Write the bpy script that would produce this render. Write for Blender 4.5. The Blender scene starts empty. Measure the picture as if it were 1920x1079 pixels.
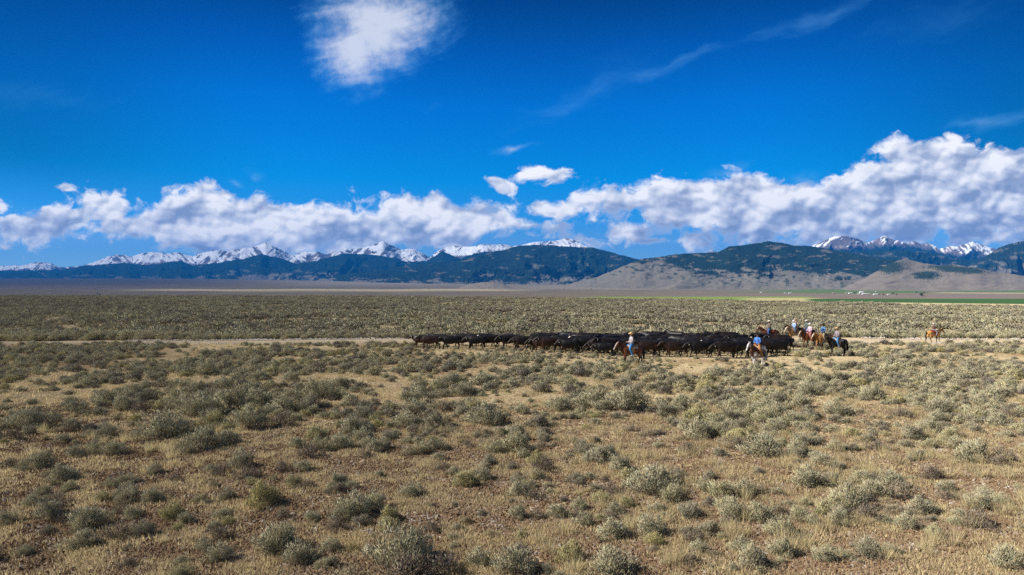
import bpy, math, random
import numpy as np
from mathutils import Vector, Matrix
R = math.radians
random.seed(7)
rng = np.random.default_rng(11)
scene = bpy.context.scene
def LINK(o): bpy.context.scene.collection.objects.link(o)

# ------------------------------------------------------------------ camera, sun, exposure
CAM_H, F = 5.8, 1280.0           # eye height in metres; focal length in pixels of a 1920 px wide frame (24 mm)
cam_data = bpy.data.cameras.new("camera")
cam_data.lens, cam_data.sensor_width = 24.0, 36.0
cam_data.clip_start, cam_data.clip_end = 0.1, 200000.0
cam = bpy.data.objects.new("camera", cam_data)
cam.location = (0, 0, CAM_H)
cam.rotation_euler = (R(90), 0, 0)
LINK(cam)
scene.camera = cam

SUN_EL, SUN_AZ = R(38), R(-97)    # azimuth clockwise from the view direction (+Y)
sun_vec = Vector((math.sin(SUN_AZ)*math.cos(SUN_EL), math.cos(SUN_AZ)*math.cos(SUN_EL), math.sin(SUN_EL)))
sl = bpy.data.lights.new("sun", 'SUN')
sl.energy, sl.angle, sl.color = 5.0, R(0.53), (1.0, 0.95, 0.87)
sun = bpy.data.objects.new("sun", sl)
sun.rotation_euler = (-sun_vec).to_track_quat('-Z', 'Y').to_euler()
sun.location = (-60, 0, 60)
LINK(sun)
scene.view_settings.view_transform = 'Standard'
scene.view_settings.look = 'None'
scene.view_settings.exposure = 0.65
scene.view_settings.gamma = 1.0
scene.cycles.max_bounces = 5
scene.cycles.diffuse_bounces = 2
scene.cycles.glossy_bounces = 1
scene.cycles.transmission_bounces = 2
scene.cycles.transparent_max_bounces = 8
scene.cycles.volume_bounces = 0
scene.cycles.use_denoising = False   # at full samples the leaves keep their grain
scene.cycles.sample_clamp_indirect = 3.0
scene.cycles.sample_clamp_direct = 8.0

# ------------------------------------------------------------------ node helpers
class NT:
    def __init__(s, tree):
        s.t = tree; s.x = 0
    def n(s, typ, **kw):
        nd = s.t.nodes.new(typ); s.x += 40; nd.location = (s.x, 0)
        for k, v in kw.items(): setattr(nd, k, v)
        return nd
    def put(s, sock, v):
        if isinstance(v, bpy.types.NodeSocket): s.t.links.new(v, sock)
        elif v is not None: sock.default_value = v
    def m(s, op, a, b=None, c=None, clamp=False):
        nd = s.n('ShaderNodeMath', operation=op, use_clamp=clamp)
        for i, v in enumerate((a, b, c)): s.put(nd.inputs[i], v)
        return nd.outputs[0]
    def v(s, op, a, b=None, sc=None):
        nd = s.n('ShaderNodeVectorMath', operation=op)
        s.put(nd.inputs[0], a); s.put(nd.inputs[1], b)
        if sc is not None: s.put(nd.inputs['Scale'], sc)
        return nd.outputs['Value'] if op in ('DOT_PRODUCT', 'LENGTH', 'DISTANCE') else nd.outputs[0]
    def mr(s, x, a, b, c=0.0, d=1.0, smooth=False):
        nd = s.n('ShaderNodeMapRange', interpolation_type='SMOOTHSTEP' if smooth else 'LINEAR')
        nd.clamp = True
        for i, q in enumerate((x, a, b, c, d)): s.put(nd.inputs[i], q)
        return nd.outputs[0]
    def noise(s, vec, scale, detail=4, rough=.55, lac=2.0, dist=0.0, dim='3D', out='Fac'):
        nd = s.n('ShaderNodeTexNoise', noise_dimensions=dim)
        s.put(nd.inputs['Vector'], vec); s.put(nd.inputs['Scale'], scale)
        nd.inputs['Detail'].default_value = detail; nd.inputs['Roughness'].default_value = rough
        nd.inputs['Lacunarity'].default_value = lac; nd.inputs['Distortion'].default_value = dist
        return nd.outputs[out]
    def vor(s, vec, scale, feature='F1', rnd=1.0, dim='3D', smooth=None, out='Distance'):
        nd = s.n('ShaderNodeTexVoronoi', feature=feature, voronoi_dimensions=dim)
        s.put(nd.inputs['Vector'], vec); s.put(nd.inputs['Scale'], scale)
        nd.inputs['Randomness'].default_value = rnd
        if smooth is not None and 'Smoothness' in nd.inputs: nd.inputs['Smoothness'].default_value = smooth
        return nd.outputs[out]
    def mix(s, f, a, b, mode='MIX'):
        nd = s.n('ShaderNodeMix', data_type='RGBA', blend_type=mode)
        s.put(nd.inputs[0], f)
        for sock, v in ((nd.inputs[6], a), (nd.inputs[7], b)):
            if isinstance(v, (tuple, list)) and len(v) == 3: v = (*v, 1.0)
            s.put(sock, v)
        return nd.outputs[2]
    def ramp(s, f, stops, interp='LINEAR'):
        nd = s.n('ShaderNodeValToRGB'); cr = nd.color_ramp; cr.interpolation = interp
        while len(cr.elements) > 1: cr.elements.remove(cr.elements[-1])
        cr.elements[0].position = stops[0][0]; cr.elements[0].color = (*stops[0][1], 1)
        for p, c in stops[1:]:
            e = cr.elements.new(p); e.color = (*c, 1)
        s.put(nd.inputs[0], f)
        return nd.outputs[0]
    def curve(s, f, pts):
        nd = s.n('ShaderNodeFloatCurve'); c = nd.mapping.curves[0]
        c.points[0].location = pts[0]; c.points[1].location = pts[-1]
        for p in pts[1:-1]: c.points.new(*p)
        for p in c.points: p.handle_type = 'VECTOR'
        nd.mapping.update()
        s.put(nd.inputs['Value'], f)
        return nd.outputs[0]
    def xyz(s, vec):
        nd = s.n('ShaderNodeSeparateXYZ'); s.put(nd.inputs[0], vec); return nd.outputs
    def comb(s, x, y, z=0.0):
        nd = s.n('ShaderNodeCombineXYZ')
        for i, v in enumerate((x, y, z)): s.put(nd.inputs[i], v)
        return nd.outputs[0]

# ------------------------------------------------------------------ world: sky with cumulus along the horizon and high cirrus
world = bpy.data.worlds.new("World"); scene.world = world; world.use_nodes = True
wt = world.node_tree; wt.nodes.clear(); W = NT(wt)
world.cycles.sampling_method = 'MANUAL'; world.cycles.sample_map_resolution = 512
tc = W.n('ShaderNodeTexCoord').outputs['Generated']
sky = W.n('ShaderNodeTexSky', sky_type='NISHITA')
sky.sun_disc = False; sky.sun_elevation = SUN_EL; sky.sun_rotation = SUN_AZ % (2*math.pi)
sky.altitude = 2000; sky.air_density = 1.0; sky.dust_density = 0.4; sky.ozone_density = 2.5
dx, dy, dz = W.xyz(tc)
dys = W.m('MAXIMUM', dy, 0.12)
U = W.m('MULTIPLY_ADD', W.m('DIVIDE', dx, dys), 12.8, 9.6)
V = W.m('MULTIPLY_ADD', W.m('DIVIDE', dz, dys), -12.8, 5.4)

def pc(pts, sx=19.2, sy=10.8, dy_=0): return [(max(0, min(1, x/100/sx)), (y+dy_)/100/sy) for x, y in pts]
TOP = [(0,392),(70,388),(120,372),(175,364),(215,372),(250,392),(280,378),(300,362),(340,354),(372,346),(400,356),(450,362),(500,372),(540,382),(600,378),(660,372),(710,370),(770,362),(815,352),(845,360),(900,366),(940,378),(975,388),(1010,396),(1050,378),(1078,344),(1120,332),(1180,340),(1230,330),(1265,325),(1300,336),(1340,332),(1390,318),(1410,328),(1440,338),(1500,334),(1555,334),(1600,312),(1650,292),(1700,276),(1760,276),(1805,262),(1850,268),(1890,276),(1920,286)]
BOT = [(0,462),(60,466),(130,452),(200,450),(270,462),(330,478),(420,482),(520,478),(600,482),(700,480),(800,474),(900,468),(960,462),(1000,452),(1060,440),(1130,428),(1200,418),(1250,436),(1330,448),(1420,450),(1520,450),(1620,452),(1700,452),(1800,450),(1920,440)]
COV = [(0,.50),(100,.56),(200,.62),(265,.54),(320,.66),(400,.80),(600,.70),(800,.70),(900,.60),(960,.46),(1040,.34),(1080,.44),(1180,.50),(1240,.72),(1400,.92),(1600,.98),(1920,1.0)]
def ell(N, u, v, cx, cy, rx, ry, ang=0.0, soft=1.0):
    c, s_ = math.cos(R(ang)), math.sin(R(ang))
    a = N.m('SUBTRACT', u, cx/100); b = N.m('SUBTRACT', v, cy/100)
    p = N.m('ADD', N.m('MULTIPLY', a, c/(rx/100)), N.m('MULTIPLY', b, s_/(rx/100)))
    q = N.m('ADD', N.m('MULTIPLY', a, -s_/(ry/100)), N.m('MULTIPLY', b, c/(ry/100)))
    return N.m('SUBTRACT', 1.0, N.m('SQRT', N.m('ADD', N.m('MULTIPLY', p, p), N.m('MULTIPLY', q, q))))

g = bpy.data.node_groups.new("cumulus_density", 'ShaderNodeTree')
g.interface.new_socket("U", in_out='INPUT', socket_type='NodeSocketFloat')
g.interface.new_socket("V", in_out='INPUT', socket_type='NodeSocketFloat')
g.interface.new_socket("D", in_out='OUTPUT', socket_type='NodeSocketFloat')
g.interface.new_socket("S", in_out='OUTPUT', socket_type='NodeSocketFloat')
G = NT(g); gi = G.n('NodeGroupInput'); go = G.n('NodeGroupOutput')
gu, gv = gi.outputs[0], gi.outputs[1]
p = G.comb(gu, G.m('MULTIPLY', gv, 1.35), 0.0)
warp = G.noise(p, 1.3, 3, .55, out='Color', dim='2D')
p2 = G.v('ADD', p, G.v('SCALE', G.v('SUBTRACT', warp, (.5, .5, .5)), sc=0.60))
un = G.m('DIVIDE', gu, 19.2)
top = G.m('MULTIPLY', G.curve(un, pc(TOP, dy_=5)), 10.8)
bot = G.m('MULTIPLY', G.curve(un, pc(BOT)), 10.8)
cov = G.curve(un, [(x/1920, c) for x, c in COV])
e1 = G.m('MULTIPLY', G.m('SUBTRACT', gv, top), 3.2)
e2 = G.m('MULTIPLY', G.m('SUBTRACT', bot, gv), 2.6)
env = G.m('MINIMUM', G.m('MINIMUM', e1, e2), 1.0)
env = G.m('MAXIMUM', env, -2.0)
env = G.m('ADD', env, G.m('MULTIPLY', G.m('SUBTRACT', cov, .52), 1.3))
for (cx, cy, rx, ry, an) in [(1018,330,36,10,3),(938,349,20,8,25),(124,353,20,6,5),(190,384,62,20,5),(60,425,60,22,0),(1035,397,62,13,4),(1170,440,64,17,-4),(6,390,16,10,0),(1225,452,40,6,0),(1325,432,40,22,0),(650,452,90,20,0)]:
    e = G.m('MULTIPLY', ell(G, gu, gv, cx, cy, rx*1.5, ry*1.7, an), 1.15)
    env = G.m('MAXIMUM', env, e)
puff = G.m('SUBTRACT', 1.0, G.m('MULTIPLY', G.vor(p2, 2.0, 'SMOOTH_F1', smooth=.3, dim='2D'), 1.5))
puff2 = G.m('SUBTRACT', 1.0, G.m('MULTIPLY', G.vor(p2, 5.0, dim='2D'), 1.5))
puff3 = G.m('SUBTRACT', 1.0, G.m('MULTIPLY', G.vor(p2, 12.0, dim='2D'), 1.5))
fb = G.noise(p2, 2.6, 7, .66, dim='2D')
big = G.noise(p, 1.0, 2, .5, dim='2D')
d = G.m('ADD', G.m('MULTIPLY', puff, .75), G.m('ADD', G.m('MULTIPLY', puff2, .34), G.m('MULTIPLY', puff3, .15)))
d = G.m('ADD', d, G.m('MULTIPLY', G.m('SUBTRACT', fb, .5), 2.2))
d = G.m('ADD', d, G.m('MULTIPLY', G.m('SUBTRACT', big, .5), 3.0))
d = G.m('SUBTRACT', G.m('MULTIPLY', d, .66), .50)
g.links.new(G.m('ADD', env, d), go.inputs[0])
fs = G.noise(p, 1.5, 3, .5, dim='2D')
p3 = G.v('ADD', p, G.v('SCALE', G.v('SUBTRACT', warp, (.5, .5, .5)), sc=0.30))
pa = G.m('SUBTRACT', 1.0, G.m('MULTIPLY', G.vor(p3, 1.5, 'SMOOTH_F1', smooth=.25, dim='2D'), 1.5))
pb = G.m('SUBTRACT', 1.0, G.m('MULTIPLY', G.vor(p3, 3.7, 'SMOOTH_F1', smooth=.15, dim='2D'), 1.5))
ds = G.m('ADD', G.m('MULTIPLY', pa, .95), G.m('ADD', G.m('MULTIPLY', pb, .42), G.m('MULTIPLY', G.m('SUBTRACT', fs, .5), 1.2)))
ds = G.m('ADD', ds, G.m('MULTIPLY', G.m('SUBTRACT', fb, .5), .50))
g.links.new(G.m('ADD', G.m('MULTIPLY', G.m('MINIMUM', e1, 1.0), .40), G.m('ADD', ds, G.m('MULTIPLY', G.m('MAXIMUM', G.m('SUBTRACT', 1.1, e2), 0.0), -.42))), go.inputs[1])

def dens(du, dv):
    nd = W.n('ShaderNodeGroup'); nd.node_tree = g
    W.put(nd.inputs[0], W.m('ADD', U, du)); W.put(nd.inputs[1], W.m('ADD', V, dv))
    return nd.outputs
(D0, S0), (_, S1), (_, S2) = dens(0, 0), dens(-.05, -.07), dens(-.20, -.26)
alpha = W.mr(D0, -.14, .55, smooth=True)
slope = W.m('ADD', W.m('MULTIPLY', W.m('SUBTRACT', S0, S1), .75), W.m('MULTIPLY', W.m('SUBTRACT', S0, S2), .55))
thick = W.mr(D0, .3, 2.0)
lit = W.mr(W.m('SUBTRACT', slope, W.m('MULTIPLY', thick, .16)), -.72, .55)
grn = W.noise(W.comb(U, W.m('MULTIPLY', V, 2.4), 0.0), 1.0, 3, .45, dim='2D')
lit = W.m('ADD', lit, W.m('MULTIPLY', W.m('SUBTRACT', grn, .42), 1.0))
lit = W.m('ADD', lit, W.mr(U, 7.0, 14.0, .02, -.06), clamp=True)
thin = W.mr(D0, .05, .7)
lit = W.m('MAXIMUM', lit, W.m('MULTIPLY', W.m('SUBTRACT', 1.0, thin), .6))
ccol = W.ramp(lit, [(0, (.30, .38, .56)), (.3, (.47, .54, .72)), (.6, (.74, .79, .91)), (.85, (.98, .99, 1.04)), (1, (1.14, 1.13, 1.14))])
fade = W.mr(dy, .14, .35)
alpha = W.m('MULTIPLY', alpha, fade)
alpha = W.m('MULTIPLY', alpha, W.mr(V, 4.70, 5.15, 1.0, .0))

# cirrus
cw = W.noise(W.comb(U, V, 7.0), .9, 3, .5, out='Color', dim='2D')
cp = W.v('ADD', W.comb(U, V, 0), W.v('SCALE', W.v('SUBTRACT', cw, (.5, .5, .5)), sc=.4))
cu, cv, _ = W.xyz(cp)
big1 = W.m('MAXIMUM', ell(W, cu, cv, 718, 34, 122, 60, 6), ell(W, cu, cv, 664, 98, 72, 74, 15))
big1 = W.m('MAXIMUM', big1, ell(W, cu, cv, 700, 62, 96, 66, 10))
rot = W.comb(W.m('ADD', W.m('MULTIPLY', cu, .97), W.m('MULTIPLY', cv, -.25)), W.m('MULTIPLY', W.m('ADD', W.m('MULTIPLY', cu, .25), W.m('MULTIPLY', cv, .97)), 4.0), 0)
str_n = W.noise(rot, 1.3, 6, .5, dim='2D')
fine = W.noise(W.comb(U, V, 1.0), 5.0, 5, .65, dim='2D')
ca = W.m('ADD', big1, W.m('MULTIPLY', W.m('SUBTRACT', str_n, .5), .6))
ca = W.m('ADD', ca, W.m('MULTIPLY', W.m('SUBTRACT', fine, .5), .5))
ca = W.m('MULTIPLY', W.mr(ca, -.45, .85, smooth=True), .90)
for (cx, cy, rx, ry, an, st) in [(1090,185,150,17,-24,.20),(1240,128,130,11,-20,.30),(1520,38,150,15,-19,.24),(1170,130,90,40,-30,.05),(962,281,48,7,-10,.8),(1860,227,100,14,-8,.38),(1760,40,160,30,-15,.09),(60,180,150,30,8,.10),(482,326,22,9,20,.4),(820,200,30,8,-25,.10),(1360,322,44,14,-8,.4),(1500,330,40,12,8,.4),(480,330,20,7,25,.4),(440,342,14,7,25,.4)]:
    e = W.m('ADD', ell(W, cu, cv, cx, cy, rx*1.2, ry*1.4, an), W.m('MULTIPLY', W.m('SUBTRACT', str_n, .5), 1.3))
    ca = W.m('MAXIMUM', ca, W.m('MULTIPLY', W.mr(e, -.1, 1.3, smooth=True), st))
ca = W.m('MULTIPLY', ca, fade)

el_t = W.m('DIVIDE', dz, W.m('MAXIMUM', W.m('SQRT', W.m('ADD', W.m('MULTIPLY', dx, dx), W.m('MULTIPLY', dy, dy))), .001))
tint = W.ramp(W.m('MULTIPLY', el_t, 2.0, clamp=True), [(0, (.30, .52, .76)), (.06, (.31, .54, .80)), (.125, (.27, .51, .82)), (.20, (.08, .49, .87)), (.31, (.003, .53, .935)), (.53, (.0, .435, .97)), (.69, (.0, .285, .74)), (.83, (.0, .165, .455)), (1, (.01, .15, .38))])
side = W.mr(W.m('ABSOLUTE', W.m('ADD', W.m('DIVIDE', dx, dys), -.02)), .28, .80, 0.0, 1.0, smooth=True)
sidek = W.m('MULTIPLY', W.mr(el_t, .07, .17, 0.0, .48, smooth=True), W.mr(el_t, .25, .42, 1.0, .90, smooth=True))
side = W.m('SUBTRACT', 1.0, W.m('MULTIPLY', side, sidek))  # lens-like falloff towards the sides, put into the sky colour
# unseen sky behind and overhead: added warm tint, neutralises the blue fill light
tk = W.m('MULTIPLY', W.mr(dy, .10, .40, smooth=True), W.mr(el_t, .62, .95, 1.0, 0.0, smooth=True))
tint = W.mix(tk, (.74, .66, .60), tint)
skyc = W.mix(1.0, sky.outputs[0], tint, 'MULTIPLY')
skyc = W.v('SCALE', skyc, sc=W.m('MULTIPLY', side, 1.35))
SK, EX = 0.12/2**.65, 2**.65   # sky strength for exposure 0.65
cc_ = W.ramp(ca, [(0, (.05, .36, .86)), (.25, (.16, .48, .90)), (.55, (.50, .64, .90)), (.84, (.74, .80, .93))])
skyc = W.mix(ca, skyc, W.v('SCALE', cc_, sc=1.0/SK/EX))
cloudc = W.v('SCALE', ccol, sc=1.0/SK/EX)
skyc = W.mix(alpha, skyc, cloudc)
bg = W.n('ShaderNodeBackground'); W.put(bg.inputs[0], skyc); bg.inputs[1].default_value = SK
wo = W.n('ShaderNodeOutputWorld'); wt.links.new(bg.outputs[0], wo.inputs['Surface'])

# ------------------------------------------------------------------ tagging helpers
def tag(o, label=None, cat=None, group=None, kind=None):
    if label: o["label"] = label
    if cat: o["category"] = cat
    if group: o["group"] = group
    if kind: o["kind"] = kind
    return o
def link(name, me, parent=None, mat=None):
    o = bpy.data.objects.new(name, me)
    if mat is not None:
        me.materials.clear(); me.materials.append(mat)
    LINK(o)
    if parent is not None: o.parent = parent
    return o
def empty(name, loc, rz=0.0, sc=1.0):
    o = bpy.data.objects.new(name, None); o.empty_display_size = .3
    o.location = loc; o.rotation_euler = (0, 0, rz); o.scale = (sc, sc, sc)
    LINK(o); return o
def mesh_np(name, verts, faces, cols=None, smooth=False):
    """verts (N,3), faces (M,3|4) arrays; cols (N,3) point colours in attribute Col"""
    me = bpy.data.meshes.new(name)
    verts = np.asarray(verts, np.float32); faces = np.asarray(faces, np.int32)
    k = faces.shape[1]
    me.vertices.add(len(verts)); me.vertices.foreach_set('co', verts.ravel())
    me.loops.add(faces.size); me.loops.foreach_set('vertex_index', faces.ravel())
    me.polygons.add(len(faces)); me.polygons.foreach_set('loop_start', np.arange(0, faces.size, k, dtype=np.int32))
    me.update(calc_edges=True)
    if cols is not None:
        a = me.color_attributes.new('Col', 'FLOAT_COLOR', 'POINT')
        cols = np.asarray(cols)
        c4 = np.ones((len(verts), 4), np.float32); c4[:, :3] = cols[:, :3]
        a.data.foreach_set('color', c4.ravel())
        if cols.shape[1] == 6:
            a = me.attributes.new('Nrm', 'FLOAT_VECTOR', 'POINT'); a.data.foreach_set('vector', np.ascontiguousarray(cols[:, 3:], np.float32).ravel())
    me.polygons.foreach_set('use_smooth', np.full(len(faces), bool(smooth)))
    return me

# ------------------------------------------------------------------ numpy noise
def _hash(ix, iy, s):
    h = (ix.astype(np.int64)*374761393 + iy.astype(np.int64)*668265263 + s*974634777) & 0xffffffff
    h = ((h ^ (h >> 13))*1274126177) & 0xffffffff
    return (h ^ (h >> 16)) & 0xffffffff
def pn(x, y, s=0):
    x = np.asarray(x, float); y = np.asarray(y, float)
    ix, iy = np.floor(x), np.floor(y); fx, fy = x-ix, y-iy
    ux, uy = fx*fx*fx*(fx*(fx*6-15)+10), fy*fy*fy*(fy*(fy*6-15)+10)
    def gd(a, b, dx_, dy_):
        an = _hash(a, b, s)/4294967296.0*2*np.pi
        return np.cos(an)*dx_ + np.sin(an)*dy_
    n00 = gd(ix, iy, fx, fy); n10 = gd(ix+1, iy, fx-1, fy); n01 = gd(ix, iy+1, fx, fy-1); n11 = gd(ix+1, iy+1, fx-1, fy-1)
    return ((n00*(1-ux)+n10*ux)*(1-uy) + (n01*(1-ux)+n11*ux)*uy)*1.4
def fbm(x, y, o=5, s=0, g_=.5):
    a, t, f = 1.0, 0.0, 1.0
    for i in range(o):
        t = t + a*pn(x*f, y*f, s+i*17); a *= g_; f *= 2.03
    return t
def ridged(x, y, o=5, s=0, g_=.5):
    a, t, f, m_ = 1.0, 0.0, 1.0, 0.0
    for i in range(o):
        t = t + a*(1-np.abs(pn(x*f, y*f, s+i*31))*2); m_ += a; a *= g_; f *= 2.07
    return t/m_
def sst(a, b, x):
    t = np.clip((np.asarray(x, float)-a)/(b-a), 0, 1); return t*t*(3-2*t)

# ------------------------------------------------------------------ terrain
def itp(x, pts): return np.interp(x, [p[0] for p in pts], [p[1] for p in pts])
LY = np.log([2000, 3000, 5000, 8000, 10000, 12000, 16000, 42000.])
YL = [569, 560, 549, 541, 534, 529, 523, 524]
YM = [569, 561, 550, 545, 542, 537, 533, 534]
YR = [570, 561, 551, 546, 543, 541.5, 540, 541]
def zg(x, y):
    x = np.asarray(x, float); y = np.asarray(y, float)
    d = np.hypot(x, y)
    ang = np.clip(np.degrees(np.arctan2(x, np.maximum(y, -1e9))), -180, 180)
    px = 960+1280*np.tan(np.radians(np.clip(ang, -52, 52)))
    Y = np.where(np.abs(ang) < 52, y, d*math.cos(R(52)))
    E = itp(px, [(-200, 440), (600, 450), (1280, 318), (1540, 246), (1920, 196), (2400, 190)])
    E = E*(1+.02*np.sin(px*.021)+.015*np.sin(px*.057))
    und = .10*pn(x/9, y/9, 3) + .16*pn(x/31, y/31, 4)
    und = und*sst(6, 14, d)*sst(10, 4, np.abs(Y-73.5)*.9+0*d).clip(0, 1) if False else und*sst(0, 10, np.abs(Y-74))*sst(500, 300, d)
    t = np.clip((Y-E)/900, 0, 1)
    drop = -40*(1-(1-t)**2)
    l = np.log(np.maximum(Y, 2000))
    yl, ym, yr = np.interp(l, LY, YL), np.interp(l, LY, YM), np.interp(l, LY, YR)
    w1, w2 = sst(250, 1000, px), sst(1000, 1600, px)
    yp = yl*(1-w1)+ym*w1; yp = yp*(1-w2)+yr*w2
    zf = CAM_H-(yp-540)/1280*Y
    b = sst(1300, 2100, Y)
    z = drop*(1-b) + zf*b
    z = z + 3.5*pn(x/700, y/900, 8)*sst(2500, 6000, Y)
    return und + z
def at(px, Y): return (px-960)/1280*Y
def gpt(px, py):
    """ground point seen at photo pixel (px, py) (1920 px wide frame), below the terrace edge"""
    Y = CAM_H*1280/(py-540.0); return at(px, Y), Y
def gfar(px, py):
    Ys = np.exp(np.linspace(math.log(1800), math.log(16000), 1500))
    xs = (px-960)/1280*Ys
    yy = 540-(zg(xs, Ys)-CAM_H)/Ys*1280
    k = int(np.argmax(yy < py)); return float(xs[k]), float(Ys[k])

CLEAR = [(790,600,40,1.4),(1500,582,90,1.3),(1820,589,70,1.6),(300,613,50,2),(560,619,60,2),(1350,577,70,1.2),(1200,612,50,2),(1110,607,40,1.5),(200,600,50,1.5),(1650,603,50,2),(640,592,60,1.2),(1186,690,44,6),(1424,690,42,6),(1572,672,40,4.5),(1532,660,50,4),(1474,673,45,5),(1752,651,38,4),(1300,684,120,5),(840,661,75,4.5),(1235,746,125,17),(500,653,250,7),(330,646,130,4),(905,606,70,2.2),(1765,690,75,9),(655,712,80,9),(690,668,60,6),(1560,707,50,6),(1500,690,60,5),(1330,690,120,9),(860,660,70,5),(1640,664,40,5),(1780,664,130,4),(560,722,60,7),(120,728,60,6),(1190,765,60,9),(1850,672,70,4),(80,860,60,14),(370,930,70,16),(640,905,60,18),(880,870,60,20),(740,740,40,8),(600,945,60,20),(900,1030,50,16),(1010,1040,50,16),(1300,940,40,20)]
def clearing(px, py):
    v = np.zeros_like(np.asarray(px, float))
    for cx, cy, rx, ry in CLEAR:
        v = np.maximum(v, 1-np.sqrt(((px-cx)/rx)**2+((py-cy)/ry)**2))
    return np.clip(v*1.8, 0, 1)
ROAD = [(-250,646.5,3.0),(0,643.5,3.2),(200,642.5,4.5),(350,643.5,5.5),(480,642.5,6),(640,641,6),(780,640.5,6.5),(960,640,6.5),(1200,640,6.5),(1480,639,6.5),(1600,639.5,6),(1700,641,6),(1800,641.5,5),(1920,641,4.5),(2200,640,4)]
def road_y(px): return itp(px, [(a, b) for a, b, c in ROAD])
def road_h(px): return itp(px, [(-250, .5), (500, .62), (900, .8), (2200, .8)])*itp(px, [(a, c) for a, b, c in ROAD])

# ground sheet: one polar grid, fine in front of the camera
ang = np.concatenate([np.arange(-180, -50, 4.0), np.arange(-50, 50, .16), np.arange(50, 180.1, 4.0)])
rad = np.concatenate([[.5, 2, 4, 6, 8], np.exp(np.arange(math.log(9), math.log(1400), .022)), np.exp(np.arange(math.log(1410), math.log(39000), .012))])
A_, R_ = np.meshgrid(np.radians(ang), rad)
GX, GY = R_*np.sin(A_), R_*np.cos(A_)
GZ = zg(GX, GY)
na, nr = len(ang), len(rad)
gpx = 960+1280*GX/np.maximum(GY, .2*R_+.01); gpy = 540-(GZ-CAM_H)/np.maximum(GY, .2*R_+.01)*1280
def band(py, a, b, s=.6): return sst(a-s, a+s, py)*(1-sst(b-s, b+s, py))
def mixc(c, m_, col):
    m_ = m_[..., None]; return c*(1-m_)+np.array(col)*m_
wv = fbm(gpx/90, gpy/1.6, 4, 5)
pj = gpy+1.2*fbm(gpx/260, gpy*0, 3, 9)
c = np.ones(GX.shape+(3,))*np.array([.37, .265, .160])
nn = fbm(GX/7, GY/7, 4, 21); n2 = fbm(GX/26, GY/26, 3, 22)
c = mixc(c, sst(-.25, .5, nn+n2*.8+sst(900, 680, gpy)*.55+sst(300, 1000, gpx)*.15-.1), (.52, .415, .255))
c = mixc(c, clearing(gpx+nn*14, gpy+nn*3)*.95, (.60, .49, .30))
dk = sst(650, 0, gpx)*sst(640, 900, gpy)  # left foreground: browner soil, plus vignette darkening put into the colour
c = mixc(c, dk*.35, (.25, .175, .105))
far = sst(80, 240, R_)
c = mixc(c, far*.8, (.31, .26, .165))
vall = sst(1250, 1500, GY)
base = np.ones_like(c)*np.array([.150, .125, .095])
base = mixc(base, band(pj, 537, 543.5)*sst(700, 1200, gpx), (.235, .20, .15))
base = mixc(base, sst(0, .4, wv)*.45, (.21, .18, .125))
base = mixc(base, band(pj, 543, 546.5)*band(gpx, 260, 960, 80), (.40, .33, .20))
base = mixc(base, band(pj, 546, 548)*band(gpx, 420, 860, 40)*.6, (.30, .26, .17))
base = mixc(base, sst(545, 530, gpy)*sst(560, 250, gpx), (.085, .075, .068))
base = mixc(base, sst(541, 530, gpy)*sst(420, 700, gpx)*.9, (.27, .235, .175))
grn = sst(-.35, .1, wv+.25)
base = mixc(base, band(pj, 543.0, 551)*sst(1380, 1520, gpx)*grn, (.085, .135, .045))
base = mixc(base, band(pj, 541.5, 544)*sst(1750, 1800, gpx)*.7, (.07, .12, .04))
base = mixc(base, band(pj, 547.5, 549)*band(gpx, 1350, 1600, 30)*.6, (.09, .15, .05))
base = mixc(base, band(pj, 549.5, 551)*sst(1730, 1780, gpx), (.36, .29, .19))
base = mixc(base, band(pj, 551, 560)*sst(1100, 1400, gpx)*.7, (.165, .13, .115))
base = mixc(base, sst(556.5, 558, gpy)*band(gpx, 1110, 1520, 20), (.17, .24, .055))
base = mixc(base, sst(557.5, 559, gpy)*band(gpx, 760, 1120, 60)*.8, (.25, .29, .11))
base = mixc(base, sst(559, 560.5, gpy)*band(gpx, 1400, 1540, 30), (.38, .33, .17))
base = mixc(base, sst(560.5, 561.5, gpy)*sst(1500, 1530, gpx), (.045, .095, .030))
base = mixc(base, sst(568.0, 569, gpy-(gpx-1700)*.012)*sst(1560, 1700, gpx), (.45, .37, .22))
base = mixc(base, sst(.35, .6, fbm(gpx/9, gpy*1.2, 3, 41))*.25, (.05, .05, .035))
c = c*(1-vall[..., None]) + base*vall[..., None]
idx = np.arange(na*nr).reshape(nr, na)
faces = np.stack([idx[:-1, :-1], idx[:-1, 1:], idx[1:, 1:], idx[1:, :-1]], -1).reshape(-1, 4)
gme = mesh_np("ground", np.stack([GX, GY, GZ], -1).reshape(-1, 3), faces[:, ::-1], c.reshape(-1, 3), True)

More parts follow.
